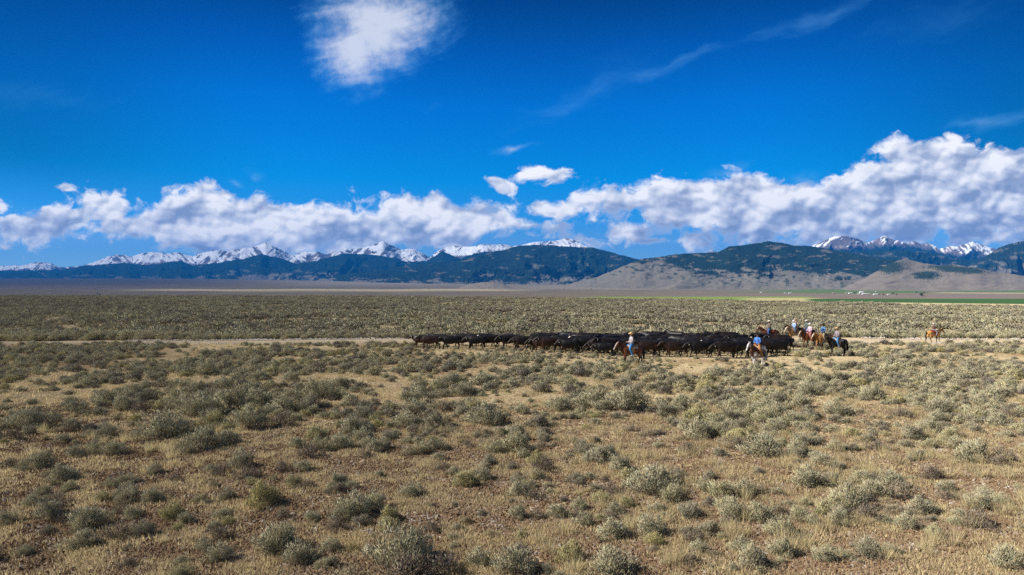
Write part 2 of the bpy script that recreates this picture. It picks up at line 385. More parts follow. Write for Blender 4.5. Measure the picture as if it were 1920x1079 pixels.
def new_mat(name):
    m = bpy.data.materials.new(name); m.use_nodes = True
    m.node_tree.nodes.clear(); N = NT(m.node_tree)
    out = N.n('ShaderNodeOutputMaterial')
    return m, N, out
def diffuse(N, out, col, rough=1.0, normal=None, trans=0.0, tcol=None):
    d_ = N.n('ShaderNodeBsdfDiffuse'); N.put(d_.inputs['Color'], col); d_.inputs['Roughness'].default_value = rough
    if normal is not None: N.put(d_.inputs['Normal'], normal)
    sh = d_.outputs[0]
    if trans:
        t_ = N.n('ShaderNodeBsdfTranslucent'); N.put(t_.inputs['Color'], tcol if tcol is not None else col)
        mx = N.n('ShaderNodeMixShader'); mx.inputs[0].default_value = trans
        N.t.links.new(sh, mx.inputs[1]); N.t.links.new(t_.outputs[0], mx.inputs[2]); sh = mx.outputs[0]
    N.t.links.new(sh, out.inputs['Surface'])
def principled(name, col, rough=.7, spec=.3, **kw):
    m, N, out = new_mat(name)
    p_ = N.n('ShaderNodeBsdfPrincipled')
    if isinstance(col, (tuple, list)): col = (*col, 1)
    elif col == 'Col':
        a_ = N.n('ShaderNodeAttribute', attribute_name='Col'); col = a_.outputs['Color']
    N.put(p_.inputs['Base Color'], col); p_.inputs['Roughness'].default_value = rough
    p_.inputs['Specular IOR Level'].default_value = spec
    for k, v in kw.items(): p_.inputs[k.replace('_', ' ')].default_value = v
    nz = N.noise(N.n('ShaderNodeTexCoord').outputs['Object'], 18, 4, .6)
    bp = N.n('ShaderNodeBump'); bp.inputs['Strength'].default_value = .25; bp.inputs['Distance'].default_value = .01
    N.put(bp.inputs['Height'], nz); N.put(p_.inputs['Normal'], bp.outputs[0])
    N.t.links.new(p_.outputs[0], out.inputs['Surface'])
    return m

m, N, out = new_mat("soil")
at_ = N.n('ShaderNodeAttribute', attribute_name='Col').outputs['Color']
pos = N.n('ShaderNodeNewGeometry').outputs['Position']
a1 = N.noise(pos, 5.5, 6, .68); a2 = N.noise(pos, 28, 4, .65); a3 = N.noise(pos, .8, 4, .55)
near = N.mr(N.v('LENGTH', pos), 60, 1200, 1.0, 0.0)
c1 = N.mix(N.mr(a1, .42, .62, smooth=True), N.v('MULTIPLY', at_, (.55, .50, .45)), N.v('MULTIPLY', at_, (1.25, 1.28, 1.30)))
c1 = N.mix(N.m('MULTIPLY', N.mr(a2, .56, .70), .6), c1, (.50, .40, .25))
c1 = N.mix(N.m('MULTIPLY', N.mr(a2, .44, .34), .55), c1, (.07, .045, .028))
c1 = N.mix(N.m('MULTIPLY', N.mr(a3, .5, .65, smooth=True), .30), c1, (.34, .225, .135))
vv = N.vor(pos, 9.0, out='Color'); vd = N.vor(pos, 9.0)
st = N.m('MULTIPLY', N.m('GREATER_THAN', N.xyz(vv)[0], .90), N.mr(vd, .20, .14))
c1 = N.mix(st, c1, (.46, .42, .38))
colr = N.mix(near, at_, c1)
bp = N.n('ShaderNodeBump'); bp.inputs['Strength'].default_value = .9; bp.inputs['Distance'].default_value = .10
N.put(bp.inputs['Height'], N.m('ADD', N.m('MULTIPLY', a1, near), N.m('MULTIPLY', N.m('ADD', a2, N.m('MULTIPLY', st, .4)), N.m('MULTIPLY', near, .25))))
diffuse(N, out, colr, 1.0, bp.outputs[0])
MAT_SOIL = m
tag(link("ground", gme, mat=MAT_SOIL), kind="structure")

# road
pxs = np.arange(-900, 2900, 4.0); rw = np.linspace(-1, 1, 15)
PX, T = np.meshgrid(pxs, rw, indexing='ij')
edge = 1+.18*fbm(PX/30, T*0+np.sign(T)*3, 3, 77)
PY = road_y(PX)+T*road_h(PX)*edge
RY = CAM_H*1280/(PY-540); RX = at(PX, RY)
rut = .03*np.exp(-((np.abs(T)-.45)/.16)**2)
RZ = zg(RX, RY)+.045-rut-.05*np.abs(T)**8
m, N, out = new_mat("dirt_road")
pos = N.n('ShaderNodeNewGeometry').outputs['Position']
a1 = N.noise(N.v('MULTIPLY', pos, (.25, 1, 1)), 1.3, 5, .6); a2 = N.noise(pos, 9, 4, .65)
cc = N.mix(N.mr(a1, .35, .65), (.37, .29, .195), (.49, .40, .28)); cc = N.mix(N.m('MULTIPLY', N.mr(a2, .5, .7), .4), cc, (.25, .19, .12))
diffuse(N, out, cc, 1.0)
i2 = np.arange(PX.size).reshape(PX.shape)
f2 = np.stack([i2[:-1, :-1], i2[:-1, 1:], i2[1:, 1:], i2[1:, :-1]], -1).reshape(-1, 4)
tag(link("dirt_road", mesh_np("dirt_road", np.stack([RX, RY, RZ], -1).reshape(-1, 3), f2[:, ::-1], smooth=True), mat=m), kind="structure")

# ------------------------------------------------------------------ hills and mountain ranges as height fields
m, N, out = new_mat("mountain_slope")
at_ = N.n('ShaderNodeAttribute', attribute_name='Col').outputs['Color']
diffuse(N, out, at_, 1.0)
MAT_HILL = m
def hill(name, crest, Yb, Yc, colf, step=1.25, rows=130, seed=1, amp=.34, fx=34., ft=1.6, jag=1.6, jf=14., prof=1.25, back=.35, basedrop=40, warp=.5, deta=.035, oct_=5):
    x0, x1 = crest[0][0], crest[-1][0]
    px = np.arange(x0, x1+step, step)
    t = np.concatenate([np.linspace(-.02, 1, rows), 1+np.linspace(.02, back, 14)])
    P, Tt = np.meshgrid(px, t, indexing='ij')
    cy = itp(P, crest) + jag*fbm(P/jf, P*0+seed, 5, seed, .6)*sst(0, 25, P-x0)*sst(0, 25, x1-P)
    yc = Yc*(1+.05*fbm(P/160, P*0+7.3, 2, seed+3)); yb = Yb*(1+.05*fbm(P/120, P*0+2.1, 3, seed+4))
    Y = yb+(yc-yb)*Tt
    X = at(P, Y)
    zc = CAM_H+(540-cy)/1280*yc; zb = zg(at(P, yb), yb)-basedrop
    tt = np.clip(Tt, 0, 1)
    s = tt**prof
    wx = P/fx + warp*fbm(P/fx*.8, tt*2.2, 3, seed+5)*sst(0, .5, tt)
    rg = ridged(wx, tt*ft, oct_, seed+6, .5)
    w = np.sin(np.pi*np.clip(tt, 0, 1)**1.15)**.7
    det = fbm(P/(fx*.22), tt*9, 4, seed+8, .6)
    s2 = s - amp*(1-rg)*w*(1.0) + deta*det*w
    Z = zb+(zc-zb)*np.maximum(s2, tt*.05)
    bk = np.clip((Tt-1)/back, 0, 1)
    Z = Z - (zc-zb)*bk*.8
    scr = 540-(Z-CAM_H)/Y*1280
    col = colf(P, tt, Z, scr, rg, det, s2, seed)
    i_ = np.arange(P.size).reshape(P.shape)
    f_ = np.stack([i_[:-1, :-1], i_[1:, :-1], i_[1:, 1:], i_[:-1, 1:]], -1).reshape(-1, 4)
    me = mesh_np(name, np.stack([X, Y, Z], -1).reshape(-1, 3), f_, np.clip(col, 0, 1).reshape(-1, 3), True)
    return tag(link(name, me, mat=MAT_HILL), kind="structure")

FOREST = (.012, .026, .019)
def col_snow(line, spread=22, lim=.5, pink=0.0):
    def f(P, t, Z, scr, rg, det, s2, seed):
        L = itp(P, line)
        a = (L-scr)/spread
        st_ = fbm(P/7+scr*.14*np.sign(pn(P/55, P*0+.5, seed+77)), scr/24, 3, seed+30, .5)
        bl = fbm(P/26, scr/12, 3, seed+31)
        sn = sst(-.05, .10, np.minimum(a*1.6, .42)+st_*.62+bl*.45-.30*lim+.5*(rg-.7))
        rock = mixc(np.ones(P.shape+(3,))*np.array([.15, .13, .13]), sst(-.1, .4, bl+pink), (.34, .26, .24))
        c_ = mixc(rock, sst(.1, -.35, a+st_*.3), FOREST)
        return mixc(c_, sn*sst(-.35, .1, a+st_*.4), (.86, .88, .92))
    return f
def col_forest(meadow=.0, grassline=None, snowtop=None):
    def f(P, t, Z, scr, rg, det, s2, seed):
        bl = fbm(P/30, scr/9, 4, seed+40, .6); sp = fbm(P/2.6, scr/1.8, 3, seed+41, .7)
        c_ = np.ones(P.shape+(3,))*np.array(FOREST)
        c_ = mixc(c_, sst(-.2, .6, sp)*.5, (.035, .055, .030))
        c_ = mixc(c_, sst(.32, .5, bl+sp*.25+meadow)*.8, (.15, .135, .10))
        if grassline is not None:
            L = itp(P, grassline)
            c_ = mixc(c_, sst(-3, 4, scr-L+bl*16+(rg-.6)*-14+sp*6), (.172, .156, .122))
            isl = sst(.28, .42, fbm(P/13, scr/5, 3, seed+44)+sp*.22)*sst(40, 8, scr-L)
            c_ = mixc(c_, isl*sst(0, 4, scr-L), (.03, .045, .03))
        if snowtop is not None:
            L = itp(P, snowtop)
            c_ = mixc(c_, sst(.1, .5, (L-scr)/8+fbm(P/7, scr/9, 4, seed+50, .6)*1.1), (.85, .87, .91))
        return c_
    return f

# far snow range (left and centre)
CR_A = [(-160,512),(-60,506),(0,500),(20,499),(40,499),(70,492),(95,494),(112,502),(150,500),(175,493),(200,483),(218,478),(235,479),(247,482),(262,477),(285,473),(312,476),(338,474),(352,480),(362,482),(378,475),(405,470),(425,472),(445,468),(462,465),(472,466),(485,460),(497,456),(512,461),(528,470),(545,479),(560,476),(575,473),(598,473),(610,478),(628,472),(645,468),(662,468),(680,466),(700,459),(718,453),(735,461),(752,469),(775,467),(792,476),(806,484),(822,470),(840,464),(856,462),(880,464),(905,459),(925,460),(945,459),(962,463),(980,460),(1000,455),(1030,453),(1048,452),(1060,447),(1075,450),(1095,461),(1120,470),(1160,480),(1210,492),(1320,478),(1333,471),(1345,473),(1380,480)]
SL_A = [(-160,512),(60,508),(180,499),(250,497),(350,498),(450,496),(500,490),(560,496),(620,486),(720,486),(800,494),(850,484),(950,482),(1050,472),(1120,470),(1380,476)]
hill("snow_mountain_range", CR_A, 21000, 29000, col_snow(SL_A, 20, .5, .1), seed=3, amp=.34, fx=78, ft=2.2, warp=1.1, deta=.022, jag=1.1, jf=13, rows=150)
CR_A2 = [(-170,512),(0,508),(60,508),(110,507),(160,499),(230,494),(280,498),(340,489),(360,499),(420,492),(455,486),(490,477),(530,486),(556,496),(600,488),(640,476),(690,478),(740,484),(762,492),(800,490),(830,471),(848,480),(862,486),(890,476),(915,472),(940,478),(1000,480),(1120,500)]
hill("forested_front_range", CR_A2, 16500, 23000, col_forest(-.55, [(0,528),(250,530),(380,528),(480,519),(620,516),(800,520),(1100,520)]), seed=13, amp=.34, fx=62, jag=1.5, jf=16, rows=130)
CR_B = [(540,531),(640,516),(760,500),(860,490),(930,472),(975,462),(1000,460),(1030,461),(1060,463),(1110,465),(1150,475),(1195,487),(1240,500),(1320,520),(1400,536)]
hill("forested_mountain", CR_B, 13500, 18500, col_forest(-.22, [(600,528),(760,529),(900,530),(960,528),(1060,523),(1150,516),(1250,505)]), seed=23, amp=.30, fx=80, jag=1.1, jf=18, rows=130)
CR_D = [(1440,500),(1500,468),(1530,459),(1545,452),(1562,445),(1585,443),(1605,447),(1625,455),(1640,452),(1652,445),(1658,442),(1668,448),(1690,454),(1700,457),(1715,453),(1728,459),(1738,456),(1750,460),(1762,468),(1776,464),(1795,462),(1812,458),(1823,454),(1838,459),(1856,465),(1872,468),(1900,475),(1990,480),(2100,490)]
SL_D = [(1440,470),(1530,465),(1600,467),(1660,458),(1730,462),(1800,479),(1860,479),(1900,470),(2100,470)]
hill("snow_mountain_range", CR_D, 18000, 26000, col_snow(SL_D, 16, 1.5, -.1), seed=37, amp=.34, fx=70, ft=2.2, warp=1.1, deta=.022, jag=1.1, jf=12, rows=150)
CR_D2 = [(1480,500),(1560,476),(1620,472),(1680,470),(1740,474),(1790,486),(1860,488),(1960,480),(2100,500)]
hill("forested_front_range", CR_D2, 14500, 19000, col_forest(.0, [(1480,515),(2100,515)]), seed=43, amp=.32, fx=46, jag=1.5, rows=110)
CR_F = [(1780,530),(1820,498),(1850,480),(1872,466),(1890,459),(1920,453),(1980,440),(2050,446),(2150,470),(2240,520)]
hill("forested_mountain", CR_F, 13000, 16500, col_forest(.02, [(1780,505),(1860,508),(2240,515)]), seed=53, amp=.30, fx=50, jag=1.2, rows=110)
CR_C = [(1000,546),(1060,535),(1120,520),(1200,487),(1240,482),(1270,477),(1320,475),(1345,474),(1368,463),(1400,460),(1425,456),(1440,453),(1456,455),(1490,461),(1530,463),(1560,470),(1600,476),(1640,484),(1690,490),(1730,500),(1790,518),(1860,540)]
hill("grassy_forested_hill", CR_C, 8800, 12800, col_forest(-.16, [(1000,500),(1160,494),(1230,494),(1270,500),(1310,512),(1360,514),(1400,511),(1440,515),(1500,512),(1560,516),(1640,515),(1700,500),(1860,500)]), seed=61, amp=.15, deta=.012, oct_=4, fx=110, jag=1.0, jf=20, rows=150, prof=1.35)
CR_E = [(1560,548),(1620,524),(1660,500),(1684,489),(1697,487),(1712,490),(1735,495),(1765,499),(1790,497),(1830,503),(1870,511),(1920,518),(2000,524),(2120,545)]
def col_tan(P, t, Z, scr, rg, det, s2, seed):
    bl = fbm(P/34, scr/8, 4, seed+40, .6); sp = fbm(P/2.4, scr/1.7, 3, seed+41, .7)
    c_ = np.ones(P.shape+(3,))*np.array((.19, .163, .125)); c_ = mixc(c_, sst(-.3, .5, bl)*.6, (.14, .12, .098))
    p1 = 1-np.sqrt(((P-1738)/26)**2+((scr-517)/9)**2); p2 = 1-np.sqrt(((P-1800)/62)**2+((scr-506-(P-1800)*.06)/7)**2)
    p3 = 1-np.sqrt(((P-1668)/36)**2+((scr-502)/12)**2)
    return mixc(c_, sst(-.05, .2, np.maximum(np.maximum(p1, p2), p3)+sp*.45+bl*.2), (.026, .042, .028))
hill("tan_hill", CR_E, 7800, 10200, col_tan, seed=71, amp=.12, deta=.008, oct_=3, fx=90, jag=.7, jf=22, rows=120, prof=1.3, basedrop=15)
hill("low_hill", [(840,548),(880,534),(905,530),(925,529.5),(945,533),(975,548)], 9300, 10000, lambda P, t, Z, scr, rg, det, s2, seed: np.ones(P.shape+(3,))*np.array((.23, .20, .15)), seed=81, amp=.12, fx=40, jag=.3, rows=40, basedrop=10)

# ------------------------------------------------------------------ sagebrush, grass and litter
def leaf_mat(name, base, vary=.35, trans=.25, clump=False):
    m, N, out = new_mat(name)
    c_ = N.n('ShaderNodeAttribute', attribute_name='Col').outputs['Color']
    t_ = N.n('ShaderNodeAttribute', attribute_name='tint', attribute_type='INSTANCER').outputs['Fac']
    k = N.mix(t_, tuple(base[0]), tuple(base[1]))
    k = N.mix(N.m('MULTIPLY', N.m('SUBTRACT', t_, 1.0, clamp=True), 1.0), k, tuple(base[2]))
    nrm = None
    if clump:
        a_ = N.n('ShaderNodeAttribute', attribute_name='Nrm').outputs['Vector']
        vt = N.n('ShaderNodeVectorTransform', vector_type='NORMAL', convert_from='OBJECT', convert_to='WORLD'); N.put(vt.inputs[0], a_)
        gn = N.n('ShaderNodeNewGeometry').outputs['Normal']
        nrm = N.v('NORMALIZE', N.v('ADD', N.v('SCALE', vt.outputs[0], sc=.80), N.v('SCALE', gn, sc=.45)))
    diffuse(N, out, N.v('MULTIPLY', c_, k), 1.0, nrm, trans=trans)
    return m
# tint 0 purple-grey twiggy .. 1 silvery grey-green .. 2 yellow green
MAT_SAGE = leaf_mat("sage_leaf", [(.25, .215, .185), (.55, .512, .335), (.57, .51, .24)], trans=.08, clump=True)
MAT_GRASS = leaf_mat("dry_grass_blade", [(.56, .45, .29), (.74, .64, .40), (.44, .43, .22)], trans=.35)
m, N, out = new_mat("sage_wood")
pz = N.noise(N.n('ShaderNodeTexCoord').outputs['Object'], 14, 3, .6)
diffuse(N, out, N.mix(N.mr(pz, .35, .65), (.09, .07, .055), (.26, .22, .18)), 1.0)
MAT_WOOD = m

def quads(cen, dirv, wv, L, Wd, taper=.35):
    """leaf blades: base centre, unit direction, unit width vector, length, width -> verts, faces"""
    n = len(cen)
    L = np.broadcast_to(L, n)[:, None]; Wd = np.broadcast_to(Wd, n)[:, None]
    a = cen - wv*Wd*.5; b = cen + wv*Wd*.5
    c_ = cen + dirv*L + wv*Wd*.5*taper; d_ = cen + dirv*L - wv*Wd*.5*taper
    v = np.stack([a, b, c_, d_], 1).reshape(-1, 3)
    f = np.arange(n*4).reshape(n, 4)
    return v, f
def unit(v): return v/np.maximum(np.linalg.norm(v, axis=-1, keepdims=True), 1e-6)
def perp(d, r): return unit(np.cross(d, unit(r.normal(size=d.shape))))
def tubes(paths, k=3):
    """paths: list of (points (m,3), radii (m)) -> verts, quad faces"""
    V_, F_, o = [], [], 0
    for P, rr in paths:
        P = np.asarray(P, float); t = unit(np.gradient(P, axis=0))
        s_ = unit(np.cross(t, np.array([.31, .87, .11]))); u_ = np.cross(t, s_)
        an = np.arange(k)*2*math.pi/k
        ring = P[:, None]+(s_[:, None]*np.cos(an)[None, :, None]+u_[:, None]*np.sin(an)[None, :, None])*np.asarray(rr)[:, None, None]
        V_.append(ring.reshape(-1, 3)); m_ = len(P)
        for i in range(m_-1):
            for j in range(k):
                F_.append((o+i*k+j, o+i*k+(j+1) % k, o+(i+1)*k+(j+1) % k, o+(i+1)*k+j))
        o += m_*k
    return np.concatenate(V_), np.array(F_)
def bush(seed, nclump, per, leafL, leafW, h=.62, rad=.5, tight=.105, wood=True, sparse=0.0):
    """unit bush about 1 m wide: (foliage verts, faces, colours), (wood verts, faces)"""
    r = np.random.default_rng(seed)
    lob = r.uniform(0, 2*math.pi, 3)
    th = r.uniform(0, 2*math.pi, nclump); ph = np.arccos(r.uniform(.02, 1, nclump))
    rr = r.uniform(.45, 1.08, nclump)**.7
    sq = 1+.26*np.cos(2*th+lob[0])+.24*np.cos(3*th+lob[1])+.10*np.cos(5*th+lob[2])
    hh = h*(1+.15*np.cos(th+lob[2])*np.sin(ph))
    tip = np.stack([np.cos(th)*np.sin(ph)*rad*sq*rr, np.sin(th)*np.sin(ph)*rad*sq*rr, .05+np.cos(ph)*hh*rr*r.uniform(.7, 1.15, nclump)], 1)
    tip[:, 2] = np.maximum(tip[:, 2], .07)
    cen, dr, bright, nm = [], [], [], []
    for k in range(nclump):
        n = int(per*r.uniform(.6, 1.4)); sz = tight*r.uniform(.75, 1.35)
        q = r.normal(size=(n, 3))*np.array([sz, sz, sz*.85])
        out_ = unit(tip[k]*np.array([1, 1, .8])+np.array([0, 0, .22]))
        cen.append(tip[k]+q)
        dr.append(unit(out_*.8+np.array([0, 0, .55])+r.normal(size=(n, 3))*.42+q*3))
        bright.append(np.full(n, r.uniform(.80, 1.2))*(1+.13*r.normal(size=n)))
        nm.append(unit(unit(q)*.75+unit(tip[k]*np.array([1, 1, .9]))*.75+np.array([0, 0, .15])))
    cen = np.concatenate(cen); dr = np.concatenate(dr); bright = np.concatenate(bright); nm = np.concatenate(nm)
    ok = cen[:, 2] > .02
    cen, dr, bright, nm = cen[ok], dr[ok], bright[ok], nm[ok]
    n = len(cen)
    v, f = quads(cen, dr, perp(dr, r), leafL*r.uniform(.6, 1.35, n), leafW*r.uniform(.7, 1.3, n))
    hue = r.normal(size=n)*.05
    col = np.stack([bright*(1+hue), bright, bright*(1-hue*1.5)], 1)
    dead = r.random(n) < .08+sparse
    col[dead] = col[dead]*np.array([.75, .58, .55])
    col = np.concatenate([np.repeat(col, 4, 0), np.repeat(nm, 4, 0)], 1)   # colour and clump normal together
    w = None
    if wood:
        ps = []
        for k in range(min(nclump, 26)):
            a = np.array([r.normal()*.05, r.normal()*.05, -.03]); b = tip[k]*r.uniform(.85, 1.12)
            mid = (a+b)/2+r.normal(size=3)*.05+np.array([0, 0, -.04]); mid[2] = max(mid[2], .03)
            ps.append((np.stack([a, mid*.6+a*.4, mid, (mid+b)/2+r.normal(size=3)*.02, b]), np.array([.017, .014, .011, .008, .004])))
        w = tubes(ps)
    return (v, f, np.clip(col, -1, 2)), w
def tuft(seed, n, h, spread, wd):
    r = np.random.default_rng(seed)
    th = r.uniform(0, 2*math.pi, n); q = np.abs(r.normal(size=n))*spread*.45
    cen = np.stack([np.cos(th)*q, np.sin(th)*q, np.zeros(n)], 1)
    lean = r.uniform(.05, .75, n)
    dr = unit(np.stack([np.cos(th)*lean, np.sin(th)*lean, np.ones(n)], 1)+r.normal(size=(n, 3))*.12)
    v, f = quads(cen, dr, perp(dr, r), h*r.uniform(.45, 1.15, n), wd, .25)
    b = np.repeat(r.uniform(.75, 1.2, n), 4)
    return v, f, np.stack([b, b, b*.95], 1)
def two_mat(name, fol, wood):
    v, f, c_ = fol
    if wood is not None:
        v2, f2 = wood
        f = np.concatenate([f, f2+len(v)]); v = np.concatenate([v, v2]); c_ = np.concatenate([c_, np.ones((len(v2), 6))])
    me = mesh_np(name, v, f, c_); me.materials.append(MAT_SAGE); me.materials.append(MAT_WOOD)
    if wood is not None:
        mi = np.zeros(len(f), np.int32); mi[len(fol[1]):] = 1; me.polygons.foreach_set('material_index', mi)
    return me

NEAR = []   # (foliage mesh, stem mesh)
for i in range(9):
    dense = i < 6
    fol, wd = bush(100+i, 46 if dense else 30, 95 if dense else 55, .062, .017, h=.54 if dense else .48, tight=.075, sparse=0 if dense else .35)
    a = mesh_np("foliage", *fol[:2], fol[2]); a.materials.append(MAT_SAGE)
    b = mesh_np("stem", wd[0], wd[1]); b.materials.append(MAT_WOOD)
    NEAR.append((a, b))
MID_ME = [two_mat("mid_shrub", *bush(200+i, 30, 48, .085, .034, h=.54, tight=.085)) for i in range(6)]
FAR_ME = []
for i in range(5):
    r = np.random.default_rng(300+i); vs_, fs_, cs_, o = [], [], [], 0
    for k in range(7):
        (v, f, c_), _ = bush(310+i*9+k, 11, 15, .15, .10, h=.56, wood=False, tight=.12)
        s_ = r.uniform(.55, 1.35); v = v*s_*np.array([1, 1, .92])+np.array([r.uniform(-1.7, 1.7), r.uniform(-1.7, 1.7), 0])
        vs_.append(v); fs_.append(f+o); cs_.append(np.concatenate([c_[:, :3]*r.uniform(.70, 1.02), c_[:, 3:]], 1)); o += len(v)
    me = mesh_np("far_shrubs", np.concatenate(vs_), np.concatenate(fs_), np.concatenate(cs_)); me.materials.append(MAT_SAGE); FAR_ME.append(me)
TUFT_ME = []
for i in range(5):
    me = mesh_np("tuft", *tuft(400+i, 110, .40, .24, .010)); me.materials.append(MAT_GRASS); TUFT_ME.append(me)
SHORT_ME = []
for i in range(6):
    me = mesh_np("short_tuft", *tuft(420+i, 22, .065, .26, .014)); me.materials.append(MAT_GRASS); SHORT_ME.append(me)
# clods and pebbles
def lump(seed, k):
    r = np.random.default_rng(seed); vs_, fs_, o = [], [], 0
    base_v = np.array([(1,0,0),(-1,0,0),(0,1,0),(0,-1,0),(0,0,1),(0,0,-1)], float)
    base_f = np.array([(0,2,4),(2,1,4),(1,3,4),(3,0,4),(2,0,5),(1,2,5),(3,1,5),(0,3,5)])
    for _ in range(k):
        s_ = r.uniform(.012, .045)
        v = (base_v+r.normal(size=(6, 3))*.25)*np.array([s_*1.3, s_, s_*.8])+np.array([r.uniform(-.3, .3), r.uniform(-.3, .3), s_*.3])
        vs_.append(v); fs_.append(base_f+o); o += 6
    return np.concatenate(vs_), np.concatenate(fs_)
m, N, out = new_mat("clod")
t_ = N.n('ShaderNodeAttribute', attribute_name='tint', attribute_type='INSTANCER').outputs['Fac']
diffuse(N, out, N.mix(t_, (.25, .165, .10), (.60, .55, .48)), 1.0)
MAT_CLOD = m
CLOD_ME = []
for i in range(4):
    v, f = lump(500+i, 9); me = mesh_np("clods", v, f); me.materials.append(MAT_CLOD); CLOD_ME.append(me)

def scatter(name, protos, pts, rotz, scl, tint, pick, sclz=None, label=None, tilt=None):
    """ONE object: points that carry instances of the meshes in protos"""
    n = len(pts)
    me = bpy.data.meshes.new(name); me.vertices.add(n); me.vertices.foreach_set('co', np.asarray(pts, np.float32).ravel())
    rot = np.zeros((n, 3), np.float32); rot[:, 2] = rotz
    sc = np.stack([scl, scl, scl if sclz is None else sclz], 1).astype(np.float32)
    for an, ty, arr, key in (('rot', 'FLOAT_VECTOR', rot, 'vector'), ('scl', 'FLOAT_VECTOR', sc, 'vector'), ('tint', 'FLOAT', np.asarray(tint, np.float32), 'value'), ('pick', 'INT', np.asarray(pick, np.int32), 'value')):
        a = me.attributes.new(an, ty, 'POINT'); a.data.foreach_set(key, arr.ravel())
    o = link(name, me)
    ng = bpy.data.node_groups.new(name, 'GeometryNodeTree')
    ng.interface.new_socket("Geometry", in_out='INPUT', socket_type='NodeSocketGeometry')
    ng.interface.new_socket("Geometry", in_out='OUTPUT', socket_type='NodeSocketGeometry')
    N = NT(ng); gi = N.n('NodeGroupInput'); go = N.n('NodeGroupOutput'); jn = N.n('GeometryNodeJoinGeometry')
    def na_(nm, dt):
        nd = N.n('GeometryNodeInputNamedAttribute', data_type=dt); nd.inputs['Name'].default_value = nm
        return nd.outputs['Attribute']
    ar, as_, ap = na_('rot', 'FLOAT_VECTOR'), na_('scl', 'FLOAT_VECTOR'), na_('pick', 'INT')
    for k, pm in enumerate(protos):
        po = bpy.data.objects.new(pm.name+"_source", pm)
        oi = N.n('GeometryNodeObjectInfo'); oi.inputs['Object'].default_value = po
        cmp_ = N.n('FunctionNodeCompare', data_type='INT', operation='EQUAL')
        ci = [s_ for s_ in cmp_.inputs if s_.type == 'INT']
        N.put(ci[0], ap); ci[1].default_value = k
        iop = N.n('GeometryNodeInstanceOnPoints')
        N.t.links.new(gi.outputs[0], iop.inputs['Points']); N.t.links.new(cmp_.outputs[0], iop.inputs['Selection'])
        N.t.links.new(oi.outputs['Geometry'], iop.inputs['Instance'])
        e2r = N.n('FunctionNodeEulerToRotation'); N.put(e2r.inputs[0], ar); N.t.links.new(e2r.outputs[0], iop.inputs['Rotation'])
        N.put(iop.inputs['Scale'], as_)
        N.t.links.new(iop.outputs[0], jn.inputs[0])
    N.t.links.new(jn.outputs[0], go.inputs[0])
    md = o.modifiers.new("instances", 'NODES'); md.node_group = ng
    return tag(o, label, kind="stuff")

# hand-placed shrubs, read off the photograph: (px, py of the base, width px, kind)
HP = [(74,788,45,'d'),(50,815,80,'g'),(195,765,60,'g'),(233,775,60,'g'),(264,780,50,'d'),(373,790,90,'g'),(427,785,90,'g'),(485,775,80,'g'),(528,782,60,'g'),(300,838,110,'g'),(380,858,80,'g'),(423,845,60,'g'),(466,815,80,'g'),(524,808,60,'d'),(16,888,50,'d'),(74,890,60,'g'),(113,915,65,'g'),(237,918,42,'g'),(291,900,40,'g'),(287,955,55,'g'),(330,915,40,'d'),(62,960,50,'g'),(78,940,45,'g'),(8,995,50,'g'),(167,1005,90,'g'),(155,1040,70,'g'),(217,1022,70,'d'),(225,975,40,'d'),(322,985,55,'y'),(462,912,60,'d'),(450,890,60,'g'),(532,898,45,'d'),(567,895,40,'g'),(559,850,45,'g'),(602,853,50,'g'),(415,985,40,'g'),(423,997,35,'y'),(516,1052,110,'g'),(565,1075,80,'g'),(412,1068,60,'g'),(586,992,40,'g'),(636,990,40,'g'),(47,1050,40,'g'),(240,1078,50,'d'),(268,738,35,'g'),(485,716,35,'g'),(544,722,45,'g'),(388,708,50,'g'),(598,755,70,'g'),(180,862,50,'g'),(215,865,55,'g'),(30,835,50,'d'),
(718,850,40,'g'),(680,835,50,'g'),(663,820,60,'g'),(764,808,60,'g'),(784,752,42,'g'),(966,822,50,'g'),(908,803,75,'g'),(943,798,40,'d'),(1052,775,60,'g'),(1118,770,70,'g'),(1176,778,90,'g'),(822,872,35,'g'),(834,893,45,'d'),(908,888,28,'g'),(1005,905,38,'g'),(772,945,58,'g'),(970,940,50,'g'),(1028,922,28,'g'),(1133,908,25,'d'),(1160,895,60,'g'),(1238,925,90,'g'),(663,990,90,'g'),(700,972,60,'g'),(729,994,50,'y'),(811,965,28,'d'),(850,960,20,'g'),(974,985,45,'g'),(1007,985,40,'d'),(1048,982,55,'g'),(1087,980,40,'d'),(1125,952,45,'y'),(1149,985,40,'d'),(1219,1020,75,'g'),(1071,1064,70,'y'),(978,1047,40,'d'),(896,1076,60,'g'),(1149,1096,110,'g'),(749,1080,130,'g'),(813,1012,45,'d'),(770,1032,50,'g'),(784,840,30,'g'),(712,905,25,'g'),(790,1068,70,'g'),
(1373,985,65,'g'),(1424,990,65,'g'),(1393,940,60,'g'),(1412,1080,75,'g'),(1470,1058,60,'g'),(1389,1048,55,'g'),(1548,1067,60,'g'),(1300,1030,55,'d'),(1622,985,65,'d'),(1699,1002,50,'g'),(1839,1005,80,'d'),(1886,1078,80,'g'),(1672,1050,40,'g'),(1424,868,85,'g'),(1393,838,60,'y'),(1645,855,55,'d'),(1567,855,45,'g'),(1746,910,55,'d'),(1831,880,75,'g'),(1880,878,60,'d'),(1668,925,60,'g'),(1513,925,70,'g'),(1544,885,50,'g'),(1311,830,70,'g'),(1295,860,50,'d'),(1525,735,60,'g'),(1567,785,55,'g'),(1501,770,50,'g'),(1435,775,50,'g'),(1381,777,60,'g'),(1451,815,60,'g'),(1758,795,45,'g'),(1886,787,45,'d'),(1793,852,50,'g'),(1478,960,30,'g'),(1525,995,40,'g'),(1754,970,30,'g'),(1878,957,40,'g')]
